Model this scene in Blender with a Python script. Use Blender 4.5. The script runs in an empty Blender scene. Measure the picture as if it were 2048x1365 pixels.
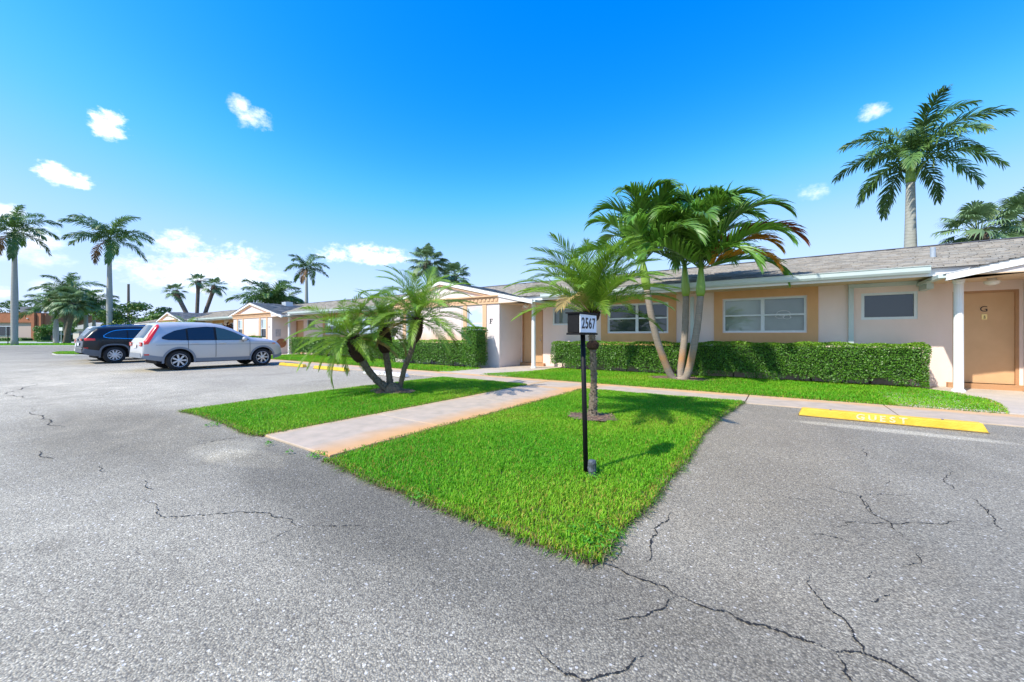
import bpy, bmesh, math, random
import numpy as np
from mathutils import Vector, Matrix
R = math.radians
rnd = random.Random(7)
rng = np.random.default_rng(11)
scene = bpy.context.scene
COL = scene.collection

# ------------------------------------------------------------------ camera, sky, sun, exposure
# world frame: X runs along the street front (to the right), Y into the houses, Z up
FPX, CAMZ, YH = 775.0, 1.2, 672.0
YAW = math.atan2(775, 1110)
CY, SY = math.sin(YAW), math.cos(YAW)          # .5725  .8199
cam_d = bpy.data.cameras.new('camera'); cam = bpy.data.objects.new('camera', cam_d); COL.objects.link(cam)
cam.location = (0, 0, CAMZ); cam.rotation_euler = (R(90), 0, YAW)
cam_d.sensor_width = 36; cam_d.lens = FPX/2048*36; cam_d.shift_y = -10.5/2048
cam_d.clip_start = .05; cam_d.clip_end = 3000
scene.camera = cam
SUN = Vector((-.36, -.95, 1.15)).normalized()   # towards the sun
EL = math.asin(SUN.z); AZ = math.atan2(SUN.x, SUN.y)
sun_d = bpy.data.lights.new('sun', 'SUN'); sun = bpy.data.objects.new('sun', sun_d); COL.objects.link(sun)
sun_d.energy = 2.0; sun_d.angle = R(.9); sun_d.color = (1, .94, .84)
sun.rotation_euler = SUN.to_track_quat('Z', 'Y').to_euler()
scene.view_settings.view_transform = 'Standard'; scene.view_settings.look = 'None'
scene.view_settings.exposure = 1.62; scene.view_settings.gamma = 1
scene.render.engine = 'CYCLES'
try: scene.cycles.max_bounces = 6; scene.cycles.transparent_max_bounces = 8
except Exception: pass

def gnd(x, y, z=0):
    "photo pixel -> point on the ground (height z)"
    d = FPX*(CAMZ-z)/(y-YH); X = (x-1024)*d/FPX
    return (X*SY-d*CY, X*CY+d*SY)
def atd(x, y, d):
    "photo pixel -> point at depth d"
    X = (x-1024)*d/FPX
    return Vector((X*SY-d*CY, X*CY+d*SY, CAMZ-(y-YH)*d/FPX))

world = bpy.data.worlds.new('World'); scene.world = world; world.use_nodes = True
def build_world():
    nt = world.node_tree; N = nt.nodes; L = nt.links; N.clear()
    def node(t, **k):
        n = N.new(t)
        for a, b in k.items(): setattr(n, a, b)
        return n
    def math_(op, a, b=None, c=None, clamp=False):
        n = node('ShaderNodeMath', operation=op, use_clamp=clamp)
        for i, q in enumerate((a, b, c)):
            if q is None: continue
            if isinstance(q, (int, float)): n.inputs[i].default_value = q
            else: L.new(q, n.inputs[i])
        return n.outputs[0]
    sky = node('ShaderNodeTexSky', sky_type='NISHITA'); sky.sun_disc = False
    sky.sun_elevation = EL; sky.sun_rotation = AZ; sky.air_density = 1.15; sky.dust_density = .1; sky.ozone_density = 2.5
    # the photograph's deep, clear blue: one tone curve per channel on the whole sky
    pre = node('ShaderNodeVectorMath', operation='SCALE'); pre.inputs['Scale'].default_value = .1; L.new(sky.outputs[0], pre.inputs[0])
    cur = node('ShaderNodeRGBCurve'); L.new(pre.outputs[0], cur.inputs['Color']); K = .311
    TONE = ([(.30, .001), (.40, .02), (.52, .085), (.65, .20), (.85, .36), (1.15, .48), (1.6, .56), (3.1, .66)],
            [(.3, .115), (.5, .205), (.7, .325), (.9, .475), (1.15, .575), (1.5, .66), (2.0, .725), (3.1, .785)],
            [(.6, .80), (.97, .95), (1.4, 1.0), (3.1, 1.06)])
    for ch, pts in enumerate(TONE):
        c = cur.mapping.curves[ch]; c.points[0].location = (0, 0); c.points[1].location = (pts[-1][0]*K, pts[-1][1]*K)
        for a, b in pts[:-1]: c.points.new(a*K, b*K)
    cur.mapping.update()
    hsv = node('ShaderNodeVectorMath', operation='SCALE'); hsv.inputs['Scale'].default_value = 9.0; L.new(cur.outputs[0], hsv.inputs[0])
    tc = node('ShaderNodeTexCoord'); sep = node('ShaderNodeSeparateXYZ'); L.new(tc.outputs['Generated'], sep.inputs[0])
    az = math_('ARCTAN2', sep.outputs[0], sep.outputs[1]); el = math_('ARCSINE', sep.outputs[2])
    comb = node('ShaderNodeCombineXYZ'); L.new(az, comb.inputs[0]); L.new(math_('MULTIPLY', el, 1.5), comb.inputs[1])
    nz = node('ShaderNodeTexNoise'); nz.inputs['Scale'].default_value = 17; nz.inputs['Detail'].default_value = 9; nz.inputs['Roughness'].default_value = .62
    L.new(comb.outputs[0], nz.inputs['Vector'])
    nz2 = node('ShaderNodeTexNoise'); nz2.inputs['Scale'].default_value = 62; nz2.inputs['Detail'].default_value = 8; nz2.inputs['Roughness'].default_value = .65
    L.new(comb.outputs[0], nz2.inputs['Vector'])
    wob = math_('ADD', math_('MULTIPLY', math_('SUBTRACT', nz.outputs[0], .5), 3.2), math_('MULTIPLY', math_('SUBTRACT', nz2.outputs[0], .5), 2.6))
    # clouds: (photo x, y, half width, half height up, half height down, softness)
    C = [(216, 255, 44, 34, 26, .55), (480, 212, 24, 22, 20, .9), (508, 238, 40, 20, 22, .9), (110, 345, 40, 20, 24, .45), (150, 360, 46, 16, 16, .45),
         (15, 425, 45, 20, 16, .6), (75, 478, 78, 30, 28, .9), (60, 515, 110, 26, 20, 1.2), (360, 484, 58, 26, 20, .7), (430, 545, 135, 60, 44, .6),
         (315, 548, 88, 38, 30, .8), (520, 562, 70, 36, 36, 1.1), (735, 514, 104, 26, 17, .6), (1745, 222, 36, 16, 18, .9), (1628, 386, 36, 20, 16, 1.2),
         (505, 508, 22, 9, 9, 1.0), (110, 575, 60, 16, 20, 1.3), (190, 590, 50, 22, 20, 1.2), (5, 585, 30, 14, 12, 1.0), (1480, 560, 60, 14, 12, 1.3)]
    dens = None
    lst = []
    for x, y, w, hu, hd, so in C:
        a0 = math.atan((x-1024)/FPX) - YAW; r = math.hypot(FPX, x-1024); e0 = math.atan((YH-y)/r)
        k = FPX/(FPX**2+(x-1024)**2)
        lst.append((a0, e0, w*k, hu/r, hd/r, so))
    for i in range(24):                                   # unseen clouds of the same kind, added round the sky to brighten the shade
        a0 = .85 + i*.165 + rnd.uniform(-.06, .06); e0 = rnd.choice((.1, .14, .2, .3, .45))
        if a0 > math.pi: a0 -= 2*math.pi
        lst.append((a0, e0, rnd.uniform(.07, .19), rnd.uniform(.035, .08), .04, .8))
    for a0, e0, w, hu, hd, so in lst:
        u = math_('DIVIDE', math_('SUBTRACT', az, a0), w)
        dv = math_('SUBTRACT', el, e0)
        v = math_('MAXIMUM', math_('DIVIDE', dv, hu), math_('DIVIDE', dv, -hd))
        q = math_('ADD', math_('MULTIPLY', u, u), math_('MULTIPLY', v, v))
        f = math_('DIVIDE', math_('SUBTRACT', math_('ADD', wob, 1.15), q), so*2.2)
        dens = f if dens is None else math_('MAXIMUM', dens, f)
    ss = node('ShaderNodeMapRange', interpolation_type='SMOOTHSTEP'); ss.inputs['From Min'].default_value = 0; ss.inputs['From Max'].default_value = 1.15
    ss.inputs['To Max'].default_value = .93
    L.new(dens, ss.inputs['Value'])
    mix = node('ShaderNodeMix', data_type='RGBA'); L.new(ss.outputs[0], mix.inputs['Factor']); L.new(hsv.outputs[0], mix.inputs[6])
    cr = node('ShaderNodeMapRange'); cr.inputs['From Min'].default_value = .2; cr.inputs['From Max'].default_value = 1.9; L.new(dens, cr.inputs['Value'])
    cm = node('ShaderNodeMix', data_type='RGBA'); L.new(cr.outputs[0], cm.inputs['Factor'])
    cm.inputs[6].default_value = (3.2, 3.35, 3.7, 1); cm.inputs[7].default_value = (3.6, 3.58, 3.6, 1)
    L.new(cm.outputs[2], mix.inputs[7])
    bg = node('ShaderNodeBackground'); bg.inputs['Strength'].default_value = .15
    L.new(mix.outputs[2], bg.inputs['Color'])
    out = node('ShaderNodeOutputWorld'); L.new(bg.outputs[0], out.inputs[0])
build_world()

# ------------------------------------------------------------------ materials
MATS = {}
def mat(name, col, rough=.8, var=0., vscale=6., bump=0., bscale=40., metal=0., spec=.5, col2=None, coat=0., trans=0., attr=False, objrand=0., stretch=None, detail=6.):
    "principled material; noise mixes col -> col2 (or a darker col); trans mixes a translucent lobe; attr tints by the mesh attribute 'tint'"
    if name in MATS: return MATS[name]
    m = bpy.data.materials.new(name); m.use_nodes = True; MATS[name] = m
    nt = m.node_tree; N = nt.nodes; L = nt.links
    b = N['Principled BSDF']; b.inputs['Roughness'].default_value = rough; b.inputs['Metallic'].default_value = metal
    b.inputs['Specular IOR Level'].default_value = spec
    if coat: b.inputs['Coat Weight'].default_value = coat; b.inputs['Coat Roughness'].default_value = .05
    c = (*col, 1); b.inputs['Base Color'].default_value = c
    sock = None
    tc = N.new('ShaderNodeTexCoord'); vec = tc.outputs['Object']
    if stretch:
        mp = N.new('ShaderNodeMapping'); mp.inputs['Scale'].default_value = stretch; L.new(vec, mp.inputs['Vector']); vec = mp.outputs[0]
    if col2 or var:
        if not col2: col2 = tuple(v*(1-var) for v in col)
        n = N.new('ShaderNodeTexNoise'); n.inputs['Scale'].default_value = vscale; n.inputs['Detail'].default_value = detail; n.inputs['Roughness'].default_value = .6
        L.new(vec, n.inputs['Vector'])
        mr = N.new('ShaderNodeMapRange'); mr.inputs['From Min'].default_value = .32; mr.inputs['From Max'].default_value = .68; L.new(n.outputs[0], mr.inputs[0])
        mx = N.new('ShaderNodeMix'); mx.data_type = 'RGBA'; mx.inputs[6].default_value = c; mx.inputs[7].default_value = (*col2, 1); L.new(mr.outputs[0], mx.inputs['Factor'])
        sock = mx.outputs[2]
    if attr:
        a = N.new('ShaderNodeAttribute'); a.attribute_name = 'tint'
        mx = N.new('ShaderNodeMix'); mx.data_type = 'RGBA'; mx.blend_type = 'MULTIPLY'; mx.inputs['Factor'].default_value = 1
        if sock: L.new(sock, mx.inputs[6])
        else: mx.inputs[6].default_value = c
        L.new(a.outputs['Color'], mx.inputs[7]); sock = mx.outputs[2]
    if objrand:
        oi = N.new('ShaderNodeObjectInfo'); h = N.new('ShaderNodeHueSaturation')
        mr = N.new('ShaderNodeMapRange'); mr.inputs['To Min'].default_value = 1-objrand; mr.inputs['To Max'].default_value = 1+objrand; L.new(oi.outputs['Random'], mr.inputs[0])
        L.new(mr.outputs[0], h.inputs['Value'])
        if sock: L.new(sock, h.inputs['Color'])
        else: h.inputs['Color'].default_value = c
        sock = h.outputs[0]
    if sock: L.new(sock, b.inputs['Base Color'])
    if bump:
        n = N.new('ShaderNodeTexNoise'); n.inputs['Scale'].default_value = bscale; n.inputs['Detail'].default_value = 5; L.new(vec, n.inputs['Vector'])
        bp = N.new('ShaderNodeBump'); bp.inputs['Strength'].default_value = bump; bp.inputs['Distance'].default_value = .02
        L.new(n.outputs[0], bp.inputs['Height']); L.new(bp.outputs[0], b.inputs['Normal'])
    if trans:
        t = N.new('ShaderNodeBsdfTranslucent')
        if sock: L.new(sock, t.inputs['Color'])
        else: t.inputs['Color'].default_value = c
        ms = N.new('ShaderNodeMixShader'); ms.inputs[0].default_value = trans
        L.new(b.outputs[0], ms.inputs[1]); L.new(t.outputs[0], ms.inputs[2]); L.new(ms.outputs[0], N['Material Output'].inputs[0])
    return m

WALL = mat('pink_stucco', (.88, .71, .63), .9, bump=.35, bscale=120, col2=(.81, .645, .565), vscale=1.6, stretch=(1, 1, .45))
def rust_wall():
    "stucco with rusty sprinkler stain rising from the ground (a stain, not shade)"
    m = mat('pink_stucco_stained', (.76, .63, .585), .9, bump=.25, bscale=120)
    nt = m.node_tree; N = nt.nodes; L = nt.links; b = N['Principled BSDF']
    tc = N.new('ShaderNodeTexCoord'); sp = N.new('ShaderNodeSeparateXYZ'); L.new(tc.outputs['Object'], sp.inputs[0])
    n = N.new('ShaderNodeTexNoise'); n.inputs['Scale'].default_value = 1.5; L.new(tc.outputs['Object'], n.inputs['Vector'])
    ad = N.new('ShaderNodeMath'); ad.operation = 'MULTIPLY_ADD'; L.new(n.outputs[0], ad.inputs[0]); ad.inputs[1].default_value = -.9; L.new(sp.outputs[2], ad.inputs[2])
    mr = N.new('ShaderNodeMapRange'); mr.inputs['From Min'].default_value = 1.0; mr.inputs['From Max'].default_value = .2; L.new(ad.outputs[0], mr.inputs[0])
    mx = N.new('ShaderNodeMix'); mx.data_type = 'RGBA'; L.new(mr.outputs[0], mx.inputs['Factor'])
    mx.inputs[6].default_value = (.76, .63, .585, 1); mx.inputs[7].default_value = (.80, .40, .13, 1)
    L.new(mx.outputs[2], b.inputs['Base Color']); return m
WALLR = rust_wall()
WALLP = mat('pale_stucco', (.78, .69, .66), .9, bump=.25, bscale=120, col2=(.74, .64, .61), vscale=1.2)
ORANGE = mat('tan_paint', (.74, .42, .20), .85, bump=.35, bscale=120, col2=(.66, .36, .16), vscale=2, stretch=(1, 1, .5))
DOORM = mat('door_paint', (.66, .41, .215), .55, col2=(.61, .37, .19), vscale=3, bump=.05, bscale=30)
STEPM = mat('step_paint', (.50, .27, .13), .7, var=.15)
SOFFIT = mat('soffit_paint', (.74, .54, .37), .9)
GUTTER = mat('gutter_metal', (.56, .64, .62), .5, col2=(.50, .58, .56), vscale=3)
WHITE = mat('white_paint', (.82, .82, .81), .55, var=.06, vscale=4)
PINKW = mat('pale_fascia', (.76, .67, .64), .8, var=.05)
ALU = mat('window_aluminium', (.70, .76, .77), .4, var=.08)
CONC = mat('concrete', (.55, .46, .37), .9, col2=(.44, .38, .31), vscale=2.2, bump=.25, bscale=90)
BLACKM = mat('black_paint', (.010, .010, .011), .55, var=.3, vscale=30, bump=.1, bscale=60, spec=.2)
IRON = mat('cast_iron', (.03, .033, .04), .5, bump=.6, bscale=40, col2=(.16, .18, .21), vscale=18)
SIGNW = mat('sign_white', (.84, .86, .86), .5)
INK = mat('black_lettering', (.01, .01, .012), .5)
BRASS = mat('brass', (.75, .55, .22), .3, metal=.8)
CHROME = mat('chrome', (.7, .7, .7), .2, metal=1)
OPAL = mat('opal_glass', (.80, .78, .72), .25)
def chipped(name, c, c2, chip):
    m = mat(name, c, .75, col2=c2, vscale=6, bump=.35, bscale=55); nt = m.node_tree; N = nt.nodes; L = nt.links; b = N['Principled BSDF']; src = b.inputs['Base Color'].links[0].from_socket
    tc = N.new('ShaderNodeTexCoord'); n = N.new('ShaderNodeTexNoise'); n.inputs['Scale'].default_value = 16; n.inputs['Detail'].default_value = 8; n.inputs['Roughness'].default_value = .7; L.new(tc.outputs['Object'], n.inputs['Vector'])
    r = N.new('ShaderNodeMapRange'); r.inputs['From Min'].default_value = .60; r.inputs['From Max'].default_value = .66; r.inputs['To Max'].default_value = .75; L.new(n.outputs[0], r.inputs[0])
    x = N.new('ShaderNodeMix'); x.data_type = 'RGBA'; L.new(r.outputs[0], x.inputs['Factor']); L.new(src, x.inputs[6]); x.inputs[7].default_value = (*chip, 1); L.new(x.outputs[2], b.inputs['Base Color']); return m
YELLOW = chipped('yellow_paint', (.80, .53, .06), (.74, .41, .025), (.50, .33, .10))
YWORN = mat('worn_concrete_edge', (.22, .17, .09), .95, var=.5, vscale=30, bump=.5, bscale=60)
STOPW = mat('white_stop_paint', (.78, .78, .76), .7, var=.1)
STENCIL = mat('faded_stencil', (.70, .62, .52), .8, col2=(.80, .50, .06), vscale=38, detail=5)
TYRE = mat('tyre_rubber', (.018, .018, .019), .85)
RIM = mat('wheel_alloy', (.62, .63, .65), .35, metal=.55)
DARKIN = mat('dark_recess', (.012, .012, .013), .9)
GLASSC = mat('car_glass', (.018, .024, .028), .06, spec=.7)
GLASSG = mat('car_glass_clear', (.055, .10, .095), .08, spec=.6)
SILVER = mat('silver_paint', (.56, .545, .52), .38, metal=.3, coat=.25)
BLACKP = mat('black_car_paint', (.010, .009, .008), .32, coat=.2, spec=.4)
WHITEP = mat('white_car_paint', (.78, .79, .80), .3, coat=.6)
CLAD = mat('grey_cladding', (.10, .115, .135), .55)
CLADS = mat('silver_cladding', (.20, .225, .26), .5)
REDL = mat('red_lens', (.72, .018, .012), .18, coat=.5)
CLEARL = mat('clear_lens', (.62, .62, .60), .15, coat=.5)
AMBER = mat('amber_lens', (.75, .28, .12), .2)
SOIL = mat('soil', (.13, .085, .055), .95, col2=(.07, .045, .03), vscale=25, bump=.7, bscale=50)
MULCH = mat('mulch', (.25, .165, .12), .95, col2=(.11, .07, .05), vscale=40, bump=1., bscale=70)
GRASS = mat('grass_blades', (.23, .53, .016), .55, attr=True, trans=.42, spec=.3)
LEAF = mat('hedge_leaves', (.115, .30, .024), .42, attr=True, trans=.25, spec=.5)
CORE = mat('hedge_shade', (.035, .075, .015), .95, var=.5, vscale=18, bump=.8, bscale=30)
TREEL = mat('tree_leaves', (.10, .20, .03), .5, attr=True, trans=.25)
PYG = mat('date_palm_leaf', (.19, .36, .035), .42, attr=True, trans=.36, objrand=.22)
ADO = mat('christmas_palm_leaf', (.125, .30, .035), .40, attr=True, trans=.34, objrand=.25, spec=.6)
YELF = mat('yellow_frond', (.55, .30, .03), .5, attr=True, trans=.3)
BRNF = mat('brown_frond', (.20, .065, .022), .8, attr=True, trans=.15)
ROY = mat('royal_palm_leaf', (.10, .21, .05), .45, attr=True, trans=.28, objrand=.25)
SAB = mat('sabal_leaf', (.17, .27, .115), .5, attr=True, trans=.2, objrand=.2)
CORD = mat('red_ti_leaf', (.10, .018, .022), .4, attr=True, trans=.2)
SHAFT = mat('green_crownshaft', (.19, .34, .045), .35, col2=(.30, .42, .07), vscale=5, stretch=(1, 1, .2))
def ringed(name, c1, c2, dark, scale, stain=None):
    m = mat(name, c1, .9, bump=.5, bscale=45); nt = m.node_tree; N = nt.nodes; L = nt.links; b = N['Principled BSDF']
    tc = N.new('ShaderNodeTexCoord'); sp = N.new('ShaderNodeSeparateXYZ'); L.new(tc.outputs['Object'], sp.inputs[0])
    n = N.new('ShaderNodeTexNoise'); n.inputs['Scale'].default_value = 7; n.inputs['Detail'].default_value = 6; L.new(tc.outputs['Object'], n.inputs['Vector'])
    mx = N.new('ShaderNodeMix'); mx.data_type = 'RGBA'; L.new(n.outputs[0], mx.inputs['Factor']); mx.inputs[6].default_value = (*c1, 1); mx.inputs[7].default_value = (*c2, 1)
    w = N.new('ShaderNodeTexWave'); w.wave_type = 'BANDS'; w.bands_direction = 'Z'; w.inputs['Scale'].default_value = scale; w.inputs['Distortion'].default_value = 4.5; w.inputs['Detail'].default_value = 3
    L.new(tc.outputs['Object'], w.inputs['Vector'])
    mr = N.new('ShaderNodeMapRange'); mr.inputs['From Min'].default_value = .0; mr.inputs['From Max'].default_value = .35; mr.inputs['To Min'].default_value = .75; mr.inputs['To Max'].default_value = 0; L.new(w.outputs[0], mr.inputs[0])
    m2 = N.new('ShaderNodeMix'); m2.data_type = 'RGBA'; L.new(mr.outputs[0], m2.inputs['Factor']); L.new(mx.outputs[2], m2.inputs[6]); m2.inputs[7].default_value = (*dark, 1)
    out = m2.outputs[2]
    if stain:
        zc, zr, sc = stain
        d = N.new('ShaderNodeMath'); d.operation = 'SUBTRACT'; L.new(sp.outputs[2], d.inputs[0]); d.inputs[1].default_value = zc
        ab = N.new('ShaderNodeMath'); ab.operation = 'ABSOLUTE'; L.new(d.outputs[0], ab.inputs[0])
        q = N.new('ShaderNodeMath'); q.operation = 'MULTIPLY_ADD'; L.new(n.outputs[0], q.inputs[0]); q.inputs[1].default_value = .5; L.new(ab.outputs[0], q.inputs[2])
        r2 = N.new('ShaderNodeMapRange'); r2.inputs['From Min'].default_value = zr+.25; r2.inputs['From Max'].default_value = zr-.12; r2.inputs['To Max'].default_value = .75; L.new(q.outputs[0], r2.inputs[0])
        m3 = N.new('ShaderNodeMix'); m3.data_type = 'RGBA'; L.new(r2.outputs[0], m3.inputs['Factor']); L.new(out, m3.inputs[6]); m3.inputs[7].default_value = (*sc, 1); out = m3.outputs[2]
    L.new(out, b.inputs['Base Color']); return m
TRUNKA = ringed('ringed_palm_trunk', (.40, .33, .26), (.27, .22, .17), (.13, .095, .07), 9, (.55, .33, (.48, .22, .07)))
TRUNKR = ringed('royal_trunk', (.44, .43, .38), (.30, .31, .26), (.28, .275, .235), 1.9)
TRUNKS = mat('sabal_trunk', (.20, .16, .12), .95, col2=(.11, .08, .06), vscale=6, bump=1., bscale=14)
TRUNKP = mat('date_palm_trunk', (.12, .085, .055), .95, col2=(.22, .18, .135), vscale=22, bump=1., bscale=30)
BOOT = mat('date_palm_fibre', (.075, .032, .016), .95, col2=(.03, .015, .01), vscale=28, bump=1., bscale=60)
BARK = mat('bark', (.10, .075, .05), .95, var=.5, vscale=12, bump=.8)

def asphalt_mat():
    m = bpy.data.materials.new('asphalt'); m.use_nodes = True; nt = m.node_tree; N = nt.nodes; L = nt.links; b = N['Principled BSDF']
    b.inputs['Roughness'].default_value = .82; b.inputs['Specular IOR Level'].default_value = .35
    tc = N.new('ShaderNodeTexCoord'); P = tc.outputs['Object']
    vo = N.new('ShaderNodeTexVoronoi'); vo.inputs['Scale'].default_value = 135; L.new(P, vo.inputs['Vector'])
    vo2 = N.new('ShaderNodeTexVoronoi'); vo2.inputs['Scale'].default_value = 60; L.new(P, vo2.inputs['Vector'])
    ra = N.new('ShaderNodeValToRGB'); e = ra.color_ramp.elements
    e[0].position = .0; e[0].color = (.18, .156, .118, 1); e[1].position = 1; e[1].color = (.60, .54, .41, 1)
    for p, c in ((.35, (.322, .288, .216)), (.75, (.388, .347, .262)), (.9, (.458, .41, .31))):
        q = e.new(p); q.color = (*c, 1)
    sp = N.new('ShaderNodeSeparateColor'); L.new(vo.outputs['Color'], sp.inputs[0]); L.new(sp.outputs[0], ra.inputs[0])
    # gaps between the stones (dark binder)
    g = N.new('ShaderNodeMapRange'); g.inputs['From Min'].default_value = .45; g.inputs['From Max'].default_value = .75; g.inputs['To Max'].default_value = .55; L.new(vo.outputs['Distance'], g.inputs[0])
    mx = N.new('ShaderNodeMix'); mx.data_type = 'RGBA'; L.new(g.outputs[0], mx.inputs['Factor']); L.new(ra.outputs[0], mx.inputs[6]); mx.inputs[7].default_value = (.085, .08, .07, 1)
    # a few bigger pale pebbles
    s2 = N.new('ShaderNodeSeparateColor'); L.new(vo2.outputs['Color'], s2.inputs[0])
    c1 = N.new('ShaderNodeMath'); c1.operation = 'GREATER_THAN'; c1.inputs[1].default_value = .93; L.new(s2.outputs[1], c1.inputs[0])
    c2 = N.new('ShaderNodeMath'); c2.operation = 'LESS_THAN'; c2.inputs[1].default_value = .36; L.new(vo2.outputs['Distance'], c2.inputs[0])
    c3 = N.new('ShaderNodeMath'); c3.operation = 'MULTIPLY'; L.new(c1.outputs[0], c3.inputs[0]); L.new(c2.outputs[0], c3.inputs[1])
    c4 = N.new('ShaderNodeMath'); c4.operation = 'MULTIPLY'; L.new(c3.outputs[0], c4.inputs[0]); c4.inputs[1].default_value = .8
    m2 = N.new('ShaderNodeMix'); m2.data_type = 'RGBA'; L.new(c4.outputs[0], m2.inputs['Factor']); L.new(mx.outputs[2], m2.inputs[6]); m2.inputs[7].default_value = (.70, .67, .61, 1)
    # large worn / sealed areas
    n = N.new('ShaderNodeTexNoise'); n.inputs['Scale'].default_value = .45; n.inputs['Detail'].default_value = 8; n.inputs['Roughness'].default_value = .6; L.new(P, n.inputs['Vector'])
    n2 = N.new('ShaderNodeTexNoise'); n2.inputs['Scale'].default_value = 2.6; n2.inputs['Detail'].default_value = 6; L.new(P, n2.inputs['Vector'])
    def ellipse(cx, cy, rx, ry, rot, soft, amt, lo=.55):
        mp = N.new('ShaderNodeMapping'); mp.vector_type = 'TEXTURE'; mp.inputs['Location'].default_value = (cx, cy, 0); mp.inputs['Rotation'].default_value = (0, 0, R(rot)); mp.inputs['Scale'].default_value = (rx, ry, 1e3)
        L.new(P, mp.inputs['Vector'])
        ln = N.new('ShaderNodeVectorMath'); ln.operation = 'LENGTH'; L.new(mp.outputs[0], ln.inputs[0])
        ad = N.new('ShaderNodeMath'); ad.operation = 'MULTIPLY_ADD'; L.new(n2.outputs[0], ad.inputs[0]); ad.inputs[1].default_value = .9; L.new(ln.outputs['Value'], ad.inputs[2])
        r = N.new('ShaderNodeMapRange'); r.interpolation_type = 'SMOOTHSTEP'; r.inputs['From Min'].default_value = 1.45+soft; r.inputs['From Max'].default_value = 1.45-soft; r.inputs['To Max'].default_value = amt
        L.new(ad.outputs[0], r.inputs[0]); return r.outputs[0]
    col = m2.outputs[2]
    def tone(fac, rgb, mode='MULTIPLY'):
        nonlocal col
        x = N.new('ShaderNodeMix'); x.data_type = 'RGBA'; x.blend_type = mode; L.new(fac, x.inputs['Factor']); L.new(col, x.inputs[6]); x.inputs[7].default_value = (*rgb, 1); col = x.outputs[2]
    rr = N.new('ShaderNodeMapRange'); rr.inputs['From Min'].default_value = .35; rr.inputs['From Max'].default_value = .65; rr.inputs['To Max'].default_value = .85; L.new(n.outputs[0], rr.inputs[0])
    tone(rr.outputs[0], (.74, .735, .73))
    rr = N.new('ShaderNodeMapRange'); rr.inputs['From Min'].default_value = .55; rr.inputs['From Max'].default_value = .75; rr.inputs['To Max'].default_value = .6; L.new(n2.outputs[0], rr.inputs[0])
    tone(rr.outputs[0], (1.18, 1.17, 1.14))
    tone(ellipse(-2.4, 1.72, 2.7, .52, -2, .5, .9), (.52, .52, .52))       # dark sealed apron along the lawn front
    tone(ellipse(-7.0, 1.2, 2.3, .85, 3, .5, .8), (.58, .56, .52))
    tone(ellipse(-4.85, 1.62, .42, .30, 0, .25, .7), (1.55, 1.55, 1.53))      # pale washed patches
    tone(ellipse(-4.35, 1.62, .5, .22, 8, .2, .6), (1.45, 1.42, 1.35))
    tone(ellipse(1.1, 6.75, .95, .13, 0, .35, .75), (1.9, 1.9, 1.86))        # scuffed paint below the wheel stop
    tone(ellipse(-.3, 5.2, .9, 3.2, 0, .6, .6), (1.02, .93, .82))            # sandy wash beside the lawn
    tone(ellipse(1.2, 2.9, 1.6, 1.0, 20, .6, .35), (.72, .74, .76))
    tone(ellipse(-15, 5.2, 9.5, 4.4, 0, .5, .85), (1.5, 1.48, 1.45))          # bleached parking bays, partly grazing sky reflection put into the colour
    tone(ellipse(-24, -1.5, 26., 4.2, 0, .6, .9), (1.6, 1.57, 1.52)); tone(ellipse(-5, -1.2, 5., 2.6, 10, .7, .6), (1.0, 1.02, 1.04))  # far-left paling: bleached tone plus sky reflection painted in
    for a in ((-13.0, 5.7, .34, .5), (-15.9, 5.9, .3, .42), (1.15, 5.3, .36, .55), (-10.0, 5.5, .25, .35), (2.2, 2.0, .10, .08), (-3.4, .3, .12, .07), (.2, 1.2, .07, .05)): tone(ellipse(*a, 0, .45, .45), (.68, .67, .65))
    for a in ((-9, -.55, 14, .11, 1.5), (-9, .95, 9, .09, 1.2), (-3, -2.1, 14, .12, 2.2), (.6, 4.4, .10, 3.0, 2), (1.9, 4.4, .10, 3.0, 3)): tone(ellipse(*a, .7, .30), (.80, .80, .80))
    L.new(col, b.inputs['Base Color'])
    bp = N.new('ShaderNodeBump'); bp.inputs['Strength'].default_value = .6; bp.inputs['Distance'].default_value = .006; bp.invert = True
    L.new(vo.outputs['Distance'], bp.inputs['Height']); L.new(bp.outputs[0], b.inputs['Normal'])
    return m
ASPH = asphalt_mat()
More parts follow.
